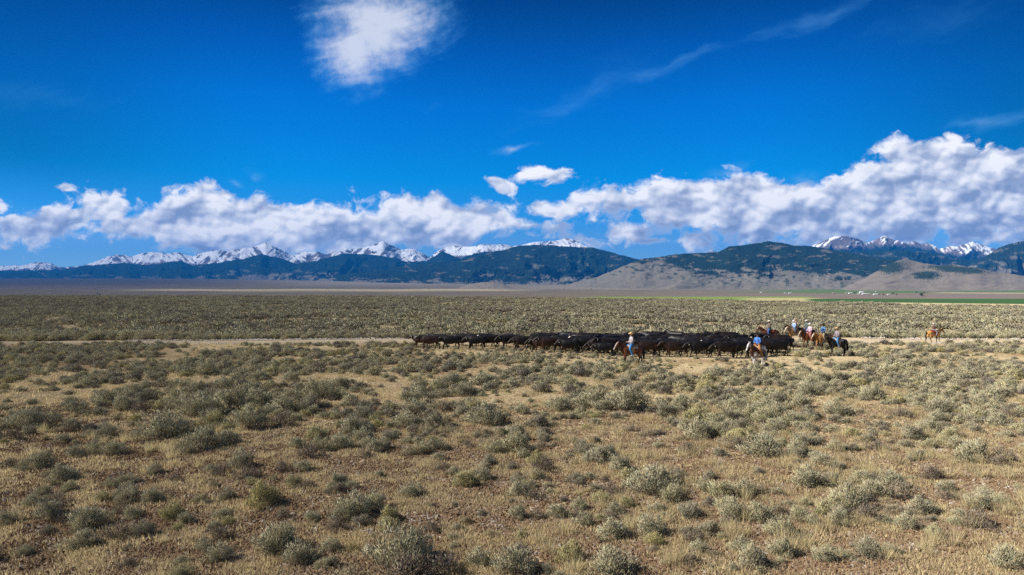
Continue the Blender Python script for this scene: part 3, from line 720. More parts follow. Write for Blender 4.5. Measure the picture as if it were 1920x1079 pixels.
bx, by, bw, bt, hp_idx = [], [], [], [], []
for (px, py, w, k) in HP:
    pyb = min(py, 1100)
    X, Y = gpt(px, pyb-w*.10); bx.append(X); by.append(Y+0.0); bw.append(w/1280*Y*.84)
    bt.append({'g': .95, 'd': .25, 'y': 1.75}[k])
nhp = len(HP)
# random fill
def dens_px(px, py):
    d = itp(py, [(540, 1.0), (640, 1.0), (700, .84), (780, .66), (860, .48), (1000, .36), (1079, .36)])
    d = d*(1-.95*clearing(px, py))
    d = d*np.where((px < 620) & (py > 860), .62, 1)*np.where((px > 1150) & (py > 700), 1.35, 1)
    return d
cand = 9000
Yc_ = np.sqrt(rng.uniform(8.5**2, 88**2, cand*6)); Pc = rng.uniform(-700, 2620, cand*6)
pyc = 540+CAM_H*1280/Yc_
Xc_ = at(Pc, Yc_)
cl = fbm(Xc_/6.5, Yc_/6.5, 4, 91)
acc = rng.random(len(Pc)) < dens_px(Pc, pyc)*np.clip(.58+1.5*cl, .05, 1)
on_road = np.abs(pyc-road_y(Pc)) < road_h(Pc)+1.2
behind = (pyc < road_y(Pc))
acc &= ~on_road
Xc_, Yc_, Pc, pyc = Xc_[acc], Yc_[acc], Pc[acc], pyc[acc]
sz = np.exp(rng.normal(-.86, .38, len(Xc_)))*(1+.25*sst(900, 700, pyc)); sz = np.clip(sz, .16, 1.15)
HERD_FRONT = [(775,655),(850,657),(960,658),(1060,669),(1150,674),(1230,678),(1400,679),(1478,672)]
HERD_BACK = [(775,651),(850,648),(960,648),(1150,645),(1478,650)]
inh = (Pc > 770) & (Pc < 1485) & (pyc < itp(Pc, HERD_FRONT)-1) & (pyc > itp(Pc, HERD_BACK)-3)
sz = np.where(inh, sz*.45, sz)
front = (Pc > 770) & (Pc < 1600) & (np.abs(pyc-itp(Pc, HERD_FRONT)-7) < 9)
sz = np.where(front, sz*.62, sz)
cell = {}
keepx = list(bx); keepy = list(by); keeps = list(bw)
for i in range(nhp): cell.setdefault((int(bx[i]//1.2), int(by[i]//1.2)), []).append(i)
order = np.argsort(-sz)
sel = []
for j in order:
    cx_, cy_ = int(Xc_[j]//1.2), int(Yc_[j]//1.2); ok = True
    for a in (-1, 0, 1):
        for b in (-1, 0, 1):
            for q in cell.get((cx_+a, cy_+b), ()):
                if (keepx[q]-Xc_[j])**2+(keepy[q]-Yc_[j])**2 < (.36*(keeps[q]+sz[j]))**2: ok = False; break
            if not ok: break
        if not ok: break
    if ok:
        cell.setdefault((cx_, cy_), []).append(len(keepx)); keepx.append(Xc_[j]); keepy.append(Yc_[j]); keeps.append(sz[j]); sel.append(j)
bx = np.array(keepx); by = np.array(keepy); bw = np.array(keeps); nb = len(bx)
bt = np.concatenate([bt, np.clip(rng.normal(.85, .28, nb-nhp)+np.where(rng.random(nb-nhp) < .12, .7, 0)-np.where(rng.random(nb-nhp) < .14, .5, 0), .1, 1.9)])
# greener, taller brush lining the far side of the road
gp = np.concatenate([rng.uniform(-150, 800, 520), rng.uniform(1560, 1790, 90), rng.uniform(1790, 2300, 90)])
gy = road_y(gp)-road_h(gp)-rng.uniform(.6, 9, len(gp))*np.where(gp < 330, 1.3, .8)
GXb, GYb = gpt(gp, gy)
gs = rng.uniform(.8, 1.5, len(gp))*np.where(gp < 330, 1.15, .9)
bpx = 960+1280*bx/by; bpyy = 540+CAM_H*1280/by
app = bw*1280/by
inside = (bpx > -20) & (bpx < 1940) & (bpyy < 1100)
score = np.where(inside, app, -1); score[:nhp] += 1000
top300 = np.argsort(-score)[:300]
is_ind = np.zeros(nb, bool); is_ind[top300] = True

KIND = lambda t: 'dark purple-grey twiggy' if t < .5 else ('yellow-green' if t > 1.4 else 'silvery grey-green')
def zone(px, py):
    r_ = 'at the bottom edge' if py > 1045 else 'in the near foreground' if py > 960 else 'in the foreground' if py > 880 else 'in the middle foreground' if py > 800 else 'on the plain below the herd'
    c_ = 'far left' if px < 160 else 'left' if px < 480 else 'left of centre' if px < 800 else 'centre' if px < 1120 else 'right of centre' if px < 1440 else 'right' if px < 1740 else 'far right'
    return r_, c_
lab = {}
for i in range(nhp):
    s_ = 'large' if app[i] > 75 else 'medium' if app[i] > 48 else 'small'
    lab.setdefault((s_, KIND(bt[i]))+zone(bpx[i], bpyy[i]), []).append(i)
ORD = ['', 'second', 'third', 'fourth', 'fifth', 'sixth', 'seventh', 'eighth', 'ninth']
hand_label = {}
for (s_, k_, r_, c_), L in lab.items():
    L.sort(key=lambda i: bpx[i])
    for n_, i in enumerate(L):
        t_ = f"{s_} {k_} sagebrush {r_}, {c_}"
        if len(L) > 1: t_ += ", leftmost" if n_ == 0 else f", {ORD[n_]} from left"
        hand_label[i] = t_
for i in np.nonzero(is_ind)[0]:
    v = int(rng.integers(6, 9)) if bt[i] < .5 else int(rng.integers(0, 6))
    fm, sm = NEAR[v]
    root = empty("sagebrush", (bx[i], by[i], float(zg(bx[i], by[i]))-.01), float(rng.uniform(0, 6.28)))
    s_ = float(bw[i])/1.12
    root.scale = (s_, s_, s_*float(rng.uniform(.85, 1.12)))
    f_ = bpy.data.objects.new("foliage", fm); LINK(f_); f_.parent = root; f_["tint"] = float(bt[i])
    w_ = bpy.data.objects.new("stem", sm); LINK(w_); w_.parent = root
    if i in hand_label: tag(root, hand_label[i], "sagebrush", "sagebrush bushes scattered over the foreground")
    else:
        r_, c_ = zone(bpx[i], bpyy[i])
        tag(root, f"{KIND(bt[i])} sagebrush {r_}, {c_}, among others alike", "sagebrush", f"{KIND(bt[i])} sagebrush {r_}, {c_}")
rest = np.nonzero(~is_ind)[0]
px_ = np.concatenate([bx[rest], GXb]); py_ = np.concatenate([by[rest], GYb])
ss_ = np.concatenate([bw[rest]/1.12, gs]); tt_ = np.concatenate([bt[rest], rng.uniform(.7, 1.35, len(gp))])
tt_g = np.concatenate([np.zeros(len(rest)), np.ones(len(gp))])
pk = rng.integers(0, 6, len(px_)); nearm = (np.hypot(px_, py_) < 30)
pk = np.where(nearm, 6+rng.integers(0, 9, len(px_)), pk)
protos = MID_ME + [two_mat("near_shrub", *bush(100+i, 46 if i < 6 else 30, 95 if i < 6 else 55, .062, .017, h=.54 if i < 6 else .48, tight=.075, sparse=0 if i < 6 else .35)) for i in range(9)]
# the sage plain beyond the road, in patches of seven shrubs
def strip_pts(y0, y1, n, pxa=-600, pxb=2520):
    Y = np.sqrt(rng.uniform(y0**2, y1**2, n)); P = rng.uniform(pxa, pxb, n); return P, Y
P1, Y1 = strip_pts(79, 190, 6500); P2, Y2 = strip_pts(190, 470, 23500)
Pf = np.concatenate([P1, P2]); Yf = np.concatenate([Y1, Y2])
E_ = itp(Pf, [(-200, 440), (600, 450), (1280, 318), (1540, 246), (1920, 196), (2400, 190)])
pyf = 540+CAM_H*1280/Yf
Xf = at(Pf, Yf)
ok = (Yf < E_*1.03) & (pyf < road_y(Pf)-road_h(Pf)-1.5) & (rng.random(len(Pf)) > .92*clearing(Pf, pyf)) & (rng.random(len(Pf)) < .72+1.1*fbm(Xf/16, Yf/16, 3, 95))
Xf, Yf = Xf[ok], Yf[ok]; nf = len(Xf)
allx = np.concatenate([px_, Xf]); ally = np.concatenate([py_, Yf])
alls = np.concatenate([ss_, rng.uniform(.8, 1.25, nf)]); allt = np.concatenate([tt_, np.clip(rng.normal(.78, .22, nf)+.35*fbm(Xf/30, Yf/30, 2, 96), .1, 1.7)])
allp = np.concatenate([pk, 15+rng.integers(0, 5, nf)])
allz = zg(allx, ally)-.01
scatter("sagebrush_field", protos+FAR_ME, np.stack([allx, ally, allz], 1), rng.uniform(0, 6.28, len(allx)), alls, allt, allp, sclz=alls*rng.uniform(.75, 1.0, len(allx)), label="mass of grey-green sagebrush covering the plain to the terrace edge")

# bunch grass
Yg = np.sqrt(rng.uniform(8.5**2, 75**2, 13000)); Pg = rng.uniform(-700, 2620, 13000); pyg = 540+CAM_H*1280/Yg
wg = sst(1000, 1350, Pg)*sst(700, 860, pyg)*.9+.10+.5*clearing(Pg, pyg)
Xg = at(Pg, Yg)
ok = (rng.random(13000) < wg*np.clip(.5+1.6*fbm(Xg/3, Yg/3, 3, 55), .03, 1)) & (np.abs(pyg-road_y(Pg)) > road_h(Pg)+1)
Xg, Yg = Xg[ok], Yg[ok]
GT = [(1285,700,20),(1332,880,22),(1345,893,22),(1365,905,30),(1320,945,18),(1516,940,18),(1555,1000,20),(1765,870,25),(1785,880,20),(1600,905,20),(1470,885,22),(1500,895,20),(1890,905,18),(1895,965,20),(1725,1040,18),(1745,1050,18),(235,835,20),(280,855,22),(370,885,22),(910,848,18),(1060,1010,25),(1245,990,25),(1180,1000,30),(1130,960,22),(1365,1003,16),(1700,880,30),(1580,870,20),(1610,850,24),(1540,930,20)]
hx_, hy_ = zip(*[gpt(a, b+.0) for a, b, w in GT])
Xg = np.concatenate([Xg, hx_]); Yg = np.concatenate([Yg, hy_]); n = len(Xg)
scatter("bunch_grass", TUFT_ME, np.stack([Xg, Yg, zg(Xg, Yg)-.01], 1), rng.uniform(0, 6.28, n), rng.uniform(.45, 1.1, n), np.clip(rng.normal(.75, .3, n), 0, 1.8), rng.integers(0, 5, n), label="tufts of pale dry bunch grass between the shrubs")
Ys_ = 8.0*np.exp(rng.uniform(0, 1, 120000)*math.log(46/8.0)); Ps_ = rng.uniform(-700, 2620, 120000); Xs_ = at(Ps_, Ys_)
ok = rng.random(120000) < np.clip(.14+1.5*fbm(Xs_/1.6, Ys_/1.6, 3, 57)+.1*sst(300, 1200, Ps_), .05, 1)
Xs_, Ys_ = Xs_[ok], Ys_[ok]; n = len(Xs_)
scatter("dry_grass", SHORT_ME, np.stack([Xs_, Ys_, zg(Xs_, Ys_)-.005], 1), rng.uniform(0, 6.28, n), rng.uniform(.6, 1.5, n)*(1+Ys_/60), np.clip(rng.normal(.35, .4, n), 0, 1.6), rng.integers(0, 6, n), label="short sparse dry grass over the bare soil")
Ys_ = 8.0*np.exp(rng.uniform(0, 1, 52000)*math.log(34/8.0)); Ps_ = rng.uniform(-700, 2620, 52000); Xs_ = at(Ps_, Ys_); n = len(Xs_)
scatter("gravel", CLOD_ME, np.stack([Xs_, Ys_, zg(Xs_, Ys_)], 1), rng.uniform(0, 6.28, n), rng.uniform(.5, 1.3, n), rng.random(n)**10*.8, rng.integers(0, 4, n), label="clods and pale pebbles lying on the brown soil")
# pale stones along the road edge
pr = np.concatenate([rng.uniform(250, 760, 140), rng.uniform(1600, 1920, 50)]); yr = road_y(pr)+np.where(rng.random(len(pr)) < .8, -1, 1)*road_h(pr)*rng.uniform(.85, 1.05, len(pr))
Xs_, Ys_ = gpt(pr, yr); n = len(pr)
scatter("roadside_gravel", CLOD_ME, np.stack([Xs_, Ys_, zg(Xs_, Ys_)+.05], 1), rng.uniform(0, 6.28, n), rng.uniform(1.5, 3.2, n), np.ones(n), rng.integers(0, 4, n), label="pale stones turned up along the edges of the dirt road")
# bleached dead branches
r = np.random.default_rng(77)
deadpos = [(680,1010,.55),(690,1022,.4),(803,985,.35),(700,1042,.35),(1210,800,.3),(1432,828,.35),(1738,795,.4),(790,930,.3),(1310,1050,.3)]
for q, (px, py, L) in enumerate(deadpos):
    X, Y = gpt(px, py); ps = []
    for k in range(3):
        a = r.uniform(0, 6.28); P = [np.array([0, 0, .0])]
        for s_ in range(5):
            P.append(P[-1]+np.array([math.cos(a), math.sin(a), r.uniform(.1, .8)])*L*.13); a += r.normal()*.45
        ps.append((np.array(P), np.linspace(.018, .005, 6)))
    v, f = tubes(ps, 5)
    if q == 0:
        m, N, out = new_mat("bleached_wood"); diffuse(N, out, N.mix(N.noise(N.n('ShaderNodeTexCoord').outputs['Object'], 20, 3), (.30, .27, .24), (.62, .58, .52)), 1.0); MAT_DEAD = m
    o = link("dead_branch", mesh_np("dead_branch", v, f, smooth=True), mat=MAT_DEAD); o.location = (X, Y, float(zg(X, Y)))
    r_, c_ = zone(px, py)
    wh = ['beside the big shrub at bottom', 'just below its neighbour beside the big shrub', 'lying right of the round sagebrush', 'at the lower edge, in front of a large shrub', 'on the plain right of the tan clearing', 'on top of a broad shrub', 'on the right among dense shrubs', 'on bare soil by the round sagebrush', 'beside a dark shrub at the bottom'][q]
    tag(o, "bleached dead sagebrush branch "+wh, "dead branch", "bleached branches on the ground")

# ------------------------------------------------------------------ bodies: tapered tubes fused into one continuous skin
class Body:
    def __init__(s): s.v, s.f, s.o = [], [], 0
    def tube(s, pts, rad, k=12, side=(0, 1, 0)):
        """pts: (m,3); rad: m entries of r or (r_side, r_other); rounded ends"""
        P = np.asarray(pts, float); rr = np.array([(r, r) if np.isscalar(r) else r for r in rad], float)
        t = unit(np.gradient(P, axis=0))
        sd = np.array(side, float); s_ = unit(sd-(t@sd)[:, None]*t); u_ = np.cross(t, s_)
        rings = []
        def ring(p, a, b, si, ui):
            an = np.arange(k)*2*math.pi/k
            return p+si*np.cos(an)[:, None]*a+ui*np.sin(an)[:, None]*b
        e0 = min(rr[0]); e1 = min(rr[-1])
        rings.append(ring(P[0]-t[0]*e0*.85, rr[0][0]*.45, rr[0][1]*.45, s_[0], u_[0]))
        rings.append(ring(P[0]-t[0]*e0*.5, rr[0][0]*.82, rr[0][1]*.82, s_[0], u_[0]))
        for i in range(len(P)): rings.append(ring(P[i], rr[i][0], rr[i][1], s_[i], u_[i]))
        rings.append(ring(P[-1]+t[-1]*e1*.5, rr[-1][0]*.82, rr[-1][1]*.82, s_[-1], u_[-1]))
        rings.append(ring(P[-1]+t[-1]*e1*.85, rr[-1][0]*.45, rr[-1][1]*.45, s_[-1], u_[-1]))
        V_ = np.concatenate(rings); m_ = len(rings); o = s.o
        F_ = [(o+i*k+j, o+i*k+(j+1) % k, o+(i+1)*k+(j+1) % k, o+(i+1)*k+j) for i in range(m_-1) for j in range(k)]
        c0, c1 = P[0]-t[0]*e0, P[-1]+t[-1]*e1
        V_ = np.concatenate([V_, [c0, c1]]); a, b = o+m_*k, o+m_*k+1
        F_ += [(a, o+(j+1) % k, o+j, a) for j in range(k)] + [(b, o+(m_-1)*k+j, o+(m_-1)*k+(j+1) % k, b) for j in range(k)]
        s.v.append(V_); s.f += F_; s.o += len(V_)
    def ball(s, c, r, k=12):
        c = np.array(c, float); r = np.array((r, r, r) if np.isscalar(r) else r, float)
        zs = np.linspace(-.9, .9, 6); 
        an = np.arange(k)*2*math.pi/k; o = s.o; V_ = []
        for z in zs:
            q = math.sqrt(1-z*z); V_.append(np.stack([np.cos(an)*q*r[0], np.sin(an)*q*r[1], np.full(k, z*r[2])], 1)+c)
        V_ = np.concatenate(V_+[np.array([c-[0, 0, r[2]], c+[0, 0, r[2]]])]); m_ = len(zs)
        F_ = [(o+i*k+j, o+i*k+(j+1) % k, o+(i+1)*k+(j+1) % k, o+(i+1)*k+j) for i in range(m_-1) for j in range(k)]
        a, b = o+m_*k, o+m_*k+1
        F_ += [(a, o+(j+1) % k, o+j, a) for j in range(k)] + [(b, o+(m_-1)*k+j, o+(m_-1)*k+(j+1) % k, b) for j in range(k)]
        s.v.append(V_); s.f += F_; s.o += len(V_)
    def raw(s):
        return np.concatenate(s.v), [tuple(dict.fromkeys(f)) for f in s.f]
    def mesh(s, name, voxel=None, smooth=4, colf=None, mats=()):
        v, f = s.raw(); me = bpy.data.meshes.new(name); me.from_pydata([tuple(x) for x in v], [], f)
        if voxel:
            o = bpy.data.objects.new("tmp", me); LINK(o)
            r_ = o.modifiers.new("r", 'REMESH'); r_.mode = 'VOXEL'; r_.voxel_size = voxel
            if smooth: q = o.modifiers.new("s", 'SMOOTH'); q.factor = .5; q.iterations = smooth
            dg = bpy.context.evaluated_depsgraph_get()
            m2 = bpy.data.meshes.new_from_object(o.evaluated_get(dg)); m2.name = name
            bpy.data.objects.remove(o); bpy.data.meshes.remove(me); me = m2
        n = len(me.vertices); co = np.empty(n*3, np.float32); me.vertices.foreach_get('co', co); co = co.reshape(-1, 3)
        if colf is not None:
            c4 = np.ones((n, 4), np.float32); c4[:, :3] = colf(co)
            a = me.color_attributes.new('Col', 'FLOAT_COLOR', 'POINT'); a.data.foreach_set('color', c4.ravel())
        me.polygons.foreach_set('use_smooth', np.ones(len(me.polygons), bool))
        me.materials.clear()
        for m_ in mats: me.materials.append(m_)
        return me

MAT_HIDE = principled("hide", 'Col', .5, .26)
MAT_COAT = principled("coat", 'Col', .5, .3)
MAT_SKIN = principled("skin", 'Col', .6, .3)
MAT_TAG = principled("ear_tag", (.85, .83, .70), .5)
_mc = {}
def cmat(name, col, rough=.85):
    if (name, col) not in _mc: _mc[(name, col)] = principled(name, col, rough, .2)
    return _mc[(name, col)]

def cow_mesh(ph, head, white=False, brown=0.0, seed=1):
    """ph: stride phase; head: height of the poll; faces +X"""
    B = Body()
    B.tube([(-.88,0,1.10),(-.80,0,1.06),(-.62,0,1.00),(-.35,0,.94),(0,0,.90),(.32,0,.91),(.56,0,.95),(.74,0,1.0)],
           [(.13,.14),(.23,.25),(.28,.32),(.31,.37),(.345,.42),(.32,.42),(.28,.39),(.20,.32)], 16)
    hz = head
    B.tube([(.62,0,1.06),(.84,0,.5*(1.08+hz)),(1.06,0,hz-.02)], [(.20,.30),(.15,.23),(.12,.16)], 14)
    B.tube([(1.04,0,hz+.03),(1.20,0,hz-.07),(1.36,0,hz-.22),(1.46,0,hz-.31)], [(.115,.12),(.105,.12),(.078,.085),(.070,.07)], 12)
    B.tube([(.70,0,.72),(.92,0,.84),(1.08,0,hz-.18)], [(.07,.1),(.05,.09),(.04,.05)], 8)
    for sy in (-1, 1):
        B.tube([(1.06,.09*sy,hz+.03),(1.02,.20*sy,hz+.02),(.99,.29*sy,hz-.02)], [(.035,.03),(.06,.022),(.025,.012)], 8, side=(0, 0, 1))
        B.tube([(-.78,.13*sy,1.2),(-.72,.17*sy,1.16)], [.05,.06], 8)
        sw = math.sin(ph+(0 if sy > 0 else math.pi))*.20
        B.tube([(.56,.17*sy,.92),(.55+sw*.2,.19*sy,.68),(.57+sw*.55,.18*sy,.44),(.57+sw*.8,.17*sy,.30),(.56+sw,.17*sy,.13),(.60+sw*1.05,.17*sy,.05)], [(.10,.18),(.085,.12),.068,.05,.046,.062], 10)
        sw = math.sin(ph+(math.pi*.5 if sy > 0 else math.pi*1.5))*.22
        B.tube([(-.60,.17*sy,.98),(-.56+sw*.15,.20*sy,.76),(-.66+sw*.35,.19*sy,.58),(-.78+sw*.6,.17*sy,.46),(-.76+sw*.85,.17*sy,.28),(-.73+sw,.17*sy,.13),(-.69+sw*1.05,.17*sy,.05)], [(.13,.24),(.12,.17),(.09,.11),.068,.048,.046,.062], 10)
    B.tube([(-.90,0,1.22),(-.97,0,1.05),(-.96,.02,.75),(-.95,.03,.50),(-.95,.03,.38)], [.045,.03,.024,.045,.03], 8)
    def colf(co):
        x, y, z = co.T
        n = fbm(x*2.2+seed, z*2.2+y*1.3, 3, seed)
        c_ = np.ones((len(co), 3))*np.array([.0070, .0065, .0068])
        c_ = mixc(c_, np.clip(brown+.25*n, 0, 1)*sst(1.5, .7, z), (.060, .024, .012))
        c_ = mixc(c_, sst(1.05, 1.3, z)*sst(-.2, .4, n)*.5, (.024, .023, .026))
        if white: c_ = mixc(c_, ((x > 1.10) & (np.abs(y) < .085)).astype(float), (.72, .66, .60))
        hoof = z < .05
        c_[hoof] = (.02, .018, .015)
        return c_
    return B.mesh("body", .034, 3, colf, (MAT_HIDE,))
def tag_mesh(hz, sy):
    v = [(.995, .265*sy, hz-.03), (1.035, .27*sy, hz-.035), (1.04, .285*sy, hz-.115), (.985, .28*sy, hz-.11)]
    v = np.array(v); v = np.concatenate([v, v+np.array([.0, .012*sy, 0])])+np.array([-.004, .008*sy, .005])
    me = mesh_np("ear_tag", v, [(0, 1, 2, 3), (7, 6, 5, 4), (0, 4, 5, 1), (1, 5, 6, 2), (2, 6, 7, 3), (3, 7, 4, 0)]); me.materials.append(MAT_TAG); return me
COWS = []
for i, (ph, hd, wh, br) in enumerate([(.3, 1.16, 0, .10), (1.8, 1.02, 0, .25), (3.4, 1.22, 0, .60), (4.6, 1.10, 0, .0), (2.6, .90, 0, .2), (.9, 1.20, 1, .1), (5.4, 1.30, 0, .35)]):
    COWS.append((cow_mesh(ph, hd, bool(wh), br, i+1), tag_mesh(hd, 1), tag_mesh(hd, -1)))
def place_cow(px, py, var, yaw=0.0, sc=1.0, label=None, group=None, tags=3, Y=None):
    """yaw 0 walks to the left of the picture"""
    if Y is None: X, Y = gpt(px, py)
    else: X = at(px, Y)
    root = empty("cow", (X, Y, float(zg(X, Y))), math.pi+yaw, sc)
    bm, t1, t2 = COWS[var]
    o = bpy.data.objects.new("body", bm); LINK(o); o.parent = root
    for k, t in ((1, t1), (2, t2)):
        if tags & k: q = bpy.data.objects.new("ear_tag", t); LINK(q); q.parent = root
    tag(root, label, "cow", group)
    return root

# front edge of the herd, left to right: centre px, feet py, variant, yaw, scale, ear tags
FR = [(806,655,2,.05,1.0,0,"lead cow of the herd, dark brown-black, head low at far left"),
(846,655,3,.1,.98,0,"black cow with a reddish flank, third from the front"),
(822,651,0,-.1,.98,0,"black cow directly behind the leading cow"),
(868,653,1,.0,1.0,0,"long black cow overlapping behind the reddish flanked cow"),
(892,650,4,.15,.98,0,"black cow with lowered rump at the upper left of herd"),
(918,653,5,.2,1.0,2,"black cow with pale face mark, walking near the herd's front"),
(955,655,0,.3,1.0,3,"black cow with white ear tag left of the first dense rank"),
(982,658,1,.15,1.0,3,"black cow with white tag stepping out of the dense rank"),
(1030,662,2,.1,1.02,3,"brown-tinged black cow at front edge, left of bay horse"),
(1012,658,4,.3,1.0,3,"black cow with head down between two front cows, left part"),
(1062,660,0,.2,1.0,3,"black cow half hidden behind brush at the herd's left half"),
(1100,664,3,.1,1.02,3,"broad black cow at the front edge left of the bay horse"),
(1090,660,5,.3,1.0,2,"black cow with small white face patch in the second rank"),
(1140,664,1,.1,1.0,3,"black cow just left of the bay horse's head, white tag"),
(1214,671,2,.05,1.04,0,"brown-tinged black cow right behind the bay horse's rump"),
(1238,668,0,.25,1.0,3,"black cow turned slightly away behind the bay horse"),
(1266,672,2,.1,1.02,2,"black cow with rusty back at the front edge, herd centre"),
(1286,669,4,.2,1.0,3,"black cow grazing height head at front edge, centre"),
(1314,673,3,.05,1.04,3,"broad deep-bellied black cow at front edge right of centre"),
(1336,669,5,.35,1.0,2,"black cow with bright white face beside the broad cow"),
(1362,674,1,.1,1.04,3,"black cow with white tag left of the paint horse"),
(1386,672,0,.2,1.02,3,"black cow half behind the paint horse's head"),
(1408,670,3,.1,1.0,1,"black cow behind the paint horse's forelegs"),
(1436,668,2,.1,1.0,0,"black cow seen past the paint horse's rump"),
(1458,668,3,.0,1.04,3,"rearmost black cow standing clear at right end of herd"),
(1470,661,1,.1,.98,0,"black cow beyond the rearmost one, only its back in view")]
occ = []
for (px, py, var, yaw, sc, tg, lb) in FR:
    r_ = place_cow(px, py, var, yaw, sc, lb, "black cattle being driven along the road", tg); occ.append((r_.location.x, r_.location.y))
r = np.random.default_rng(5)
ncow = 0
ranks = {}
for row in range(14):
    Yrow = 57.0+row*1.15
    x = at(770, Yrow)-r.uniform(0, 1.5)
    while x < at(1475, Yrow):
        x += r.uniform(1.75, 2.5)
        Y = Yrow+r.uniform(-.3, .3); px = 960+1280*x/Y; py = 540+CAM_H*1280/Y
        f0, b0 = itp(px, HERD_FRONT), itp(px, [(775,650.5),(850,648),(900,648),(960,649.5),(1060,648),(1120,645.5),(1240,645),(1300,648),(1400,653),(1478,658)])
        if not (785 < px < 1470) or py > f0-2.2 or py < b0: continue
        if any((a-x)**2+((b-Y)*1.9)**2 < 2.2 for a, b in occ): continue
        occ.append((x, Y)); ncow += 1
        d_ = f0-py
        lb, gr = ("black cow in the second and third ranks, body partly hidden", "cows in the second ranks of the herd") if d_ < 7 else ("black cow packed inside the herd, only its back and head showing", "cows packed inside the herd")
        if py < b0+4: lb, gr = "black cow along the far edge of the herd, back seen against brush", "cows along the far edge of the herd"
        th = "left" if px < 1030 else "middle" if px < 1250 else "right"
        lb = lb.replace("herd", f"herd's {th} third").replace("second and third ranks", f"second and third ranks of the herd's {th} third"); gr += ", " + th
        place_cow(px, py, int(r.choice([0, 1, 2, 3, 4, 6])), float(r.normal(.08, .26)), float(r.uniform(.82, 1.08)), lb, gr, int(r.choice([0, 0, 1, 2, 3])), Y)
print("cows", ncow+len(FR))

# ------------------------------------------------------------------ horses
def horse_body(ph, hz=1.78, seed=1, coat=None, low=0.0):
    B = Body()
    B.tube([(-.80,0,1.30),(-.72,0,1.24),(-.52,0,1.18),(-.22,0,1.13),(.12,0,1.10),(.42,0,1.13),(.62,0,1.17),(.76,0,1.18)],
           [(.12,.13),(.22,.24),(.275,.30),(.27,.30),(.285,.32),(.265,.345),(.21,.31),(.13,.20)], 16)
    nz = hz-.04
    B.tube([(.50,0,1.26),(.74,0,1.26+(nz-1.26)*.5),(.92,0,1.26+(nz-1.26)*.85),(1.02,0,nz)], [(.15,.27),(.115,.19),(.088,.145),(.075,.12)], 14)
    B.tube([(1.00,0,hz),(1.12,0,hz-.10),(1.27,0,hz-.31),(1.36,0,hz-.44),(1.40,0,hz-.50)], [(.075,.10),(.085,.115),(.06,.075),(.052,.055),(.048,.05)], 12)
    for sy in (-1, 1):
        B.tube([(.99,.055*sy,hz+.07),(1.0,.065*sy,hz+.13),(1.01,.06*sy,hz+.19)], [(.03,.025),(.032,.02),.012], 8)
        sw = math.sin(ph+(0 if sy > 0 else math.pi))*.24
        B.tube([(.48,.15*sy,1.12),(.50+sw*.1,.17*sy,.86),(.52+sw*.45,.16*sy,.56),(.52+sw*.6,.155*sy,.48),(.51+sw*.85,.15*sy,.30),(.50+sw,.15*sy,.15),(.55+sw*1.05,.15*sy,.05)], [(.11,.19),(.09,.12),.062,.060,.042,.045,.062], 10)
        sw = math.sin(ph+(math.pi*.5 if sy > 0 else math.pi*1.5))*.26
        B.tube([(-.58,.15*sy,1.20),(-.50+sw*.15,.18*sy,.92),(-.62+sw*.4,.17*sy,.70),(-.74+sw*.62,.155*sy,.55),(-.70+sw*.85,.15*sy,.32),(-.67+sw,.15*sy,.15),(-.62+sw*1.05,.15*sy,.05)], [(.13,.25),(.12,.18),(.085,.10),.066,.045,.046,.062], 10)
    return B.mesh("body", .026, 4, coat, (MAT_COAT,))
def coat_fn(main, legs=None, face=None, kind='solid', seed=1):
    def f(co):
        x, y, z = co.T; n = fbm(x*1.7+seed*3, z*1.7+y, 3, seed)
        c_ = np.ones((len(co), 3))*np.array(main); c_ = c_*(1+.18*n)[:, None]
        if kind == 'paint':
            w = sst(.0, .06, fbm(x*1.25+seed, z*1.1+y*.5, 2, seed+60)+.12)
            w = np.maximum(w, sst(.62, .52, z)); c_ = mixc(c_, w, (.62, .60, .58))
            c_ = mixc(c_, sst(.45, .25, np.abs(x-.62))*(z > .7)*(1-sst(.0, .2, n)), (.11, .035, .016))
        if legs is not None: c_ = mixc(c_, sst(.78, .50, z), legs)
        if face is not None: c_ = mixc(c_, ((x > 1.06) & (np.abs(y) < .04) & (z > 1.2)).astype(float), face)
        c_[z < .055] = (.03, .025, .02)
        return np.clip(c_, 0, 1)
    return f
def mane_mesh(hz, col, seed=3):
    B = Body(); nz = hz-.04; r_ = np.random.default_rng(seed)
    for k in range(16):
        t = k/15; x = .50+.52*t; z = 1.44+(hz+.07-1.44)*t
        sd = 1 if seed % 2 else -1
        L = r_.uniform(.16, .26)
        B.tube([(x-.02,0,z),(x-.01,.07*sd,z-.05),(x,.115*sd-.03*sd*t,z-L)], [.022,.020,.008], 6)
    B.tube([(1.02,0,hz+.07),(1.09,0,hz+.01),(1.13,0,hz-.08)], [.03,.03,.01], 6)
    return B.mesh("mane", .014, 1, None, (cmat("mane_hair", col),))
def tail_mesh(col, seed=3):
    B = Body(); r_ = np.random.default_rng(seed)
    B.tube([(-.84,0,1.36),(-.93,0,1.28),(-.99,0,1.0),(-1.0,0,.70),(-.97,0,.48)], [.04,.055,.075,.08,.02], 10)
    for k in range(7):
        y = r_.uniform(-.06, .06); x = r_.uniform(-.04, .04)
        B.tube([(-.95+x,y,1.1),(-1.0+x,y*1.3,.7),(-.98+x*1.5,y*1.6,.40)], [.02,.028,.008], 6)
    return B.mesh("tail", .016, 1, None, (cmat("tail_hair", col),))
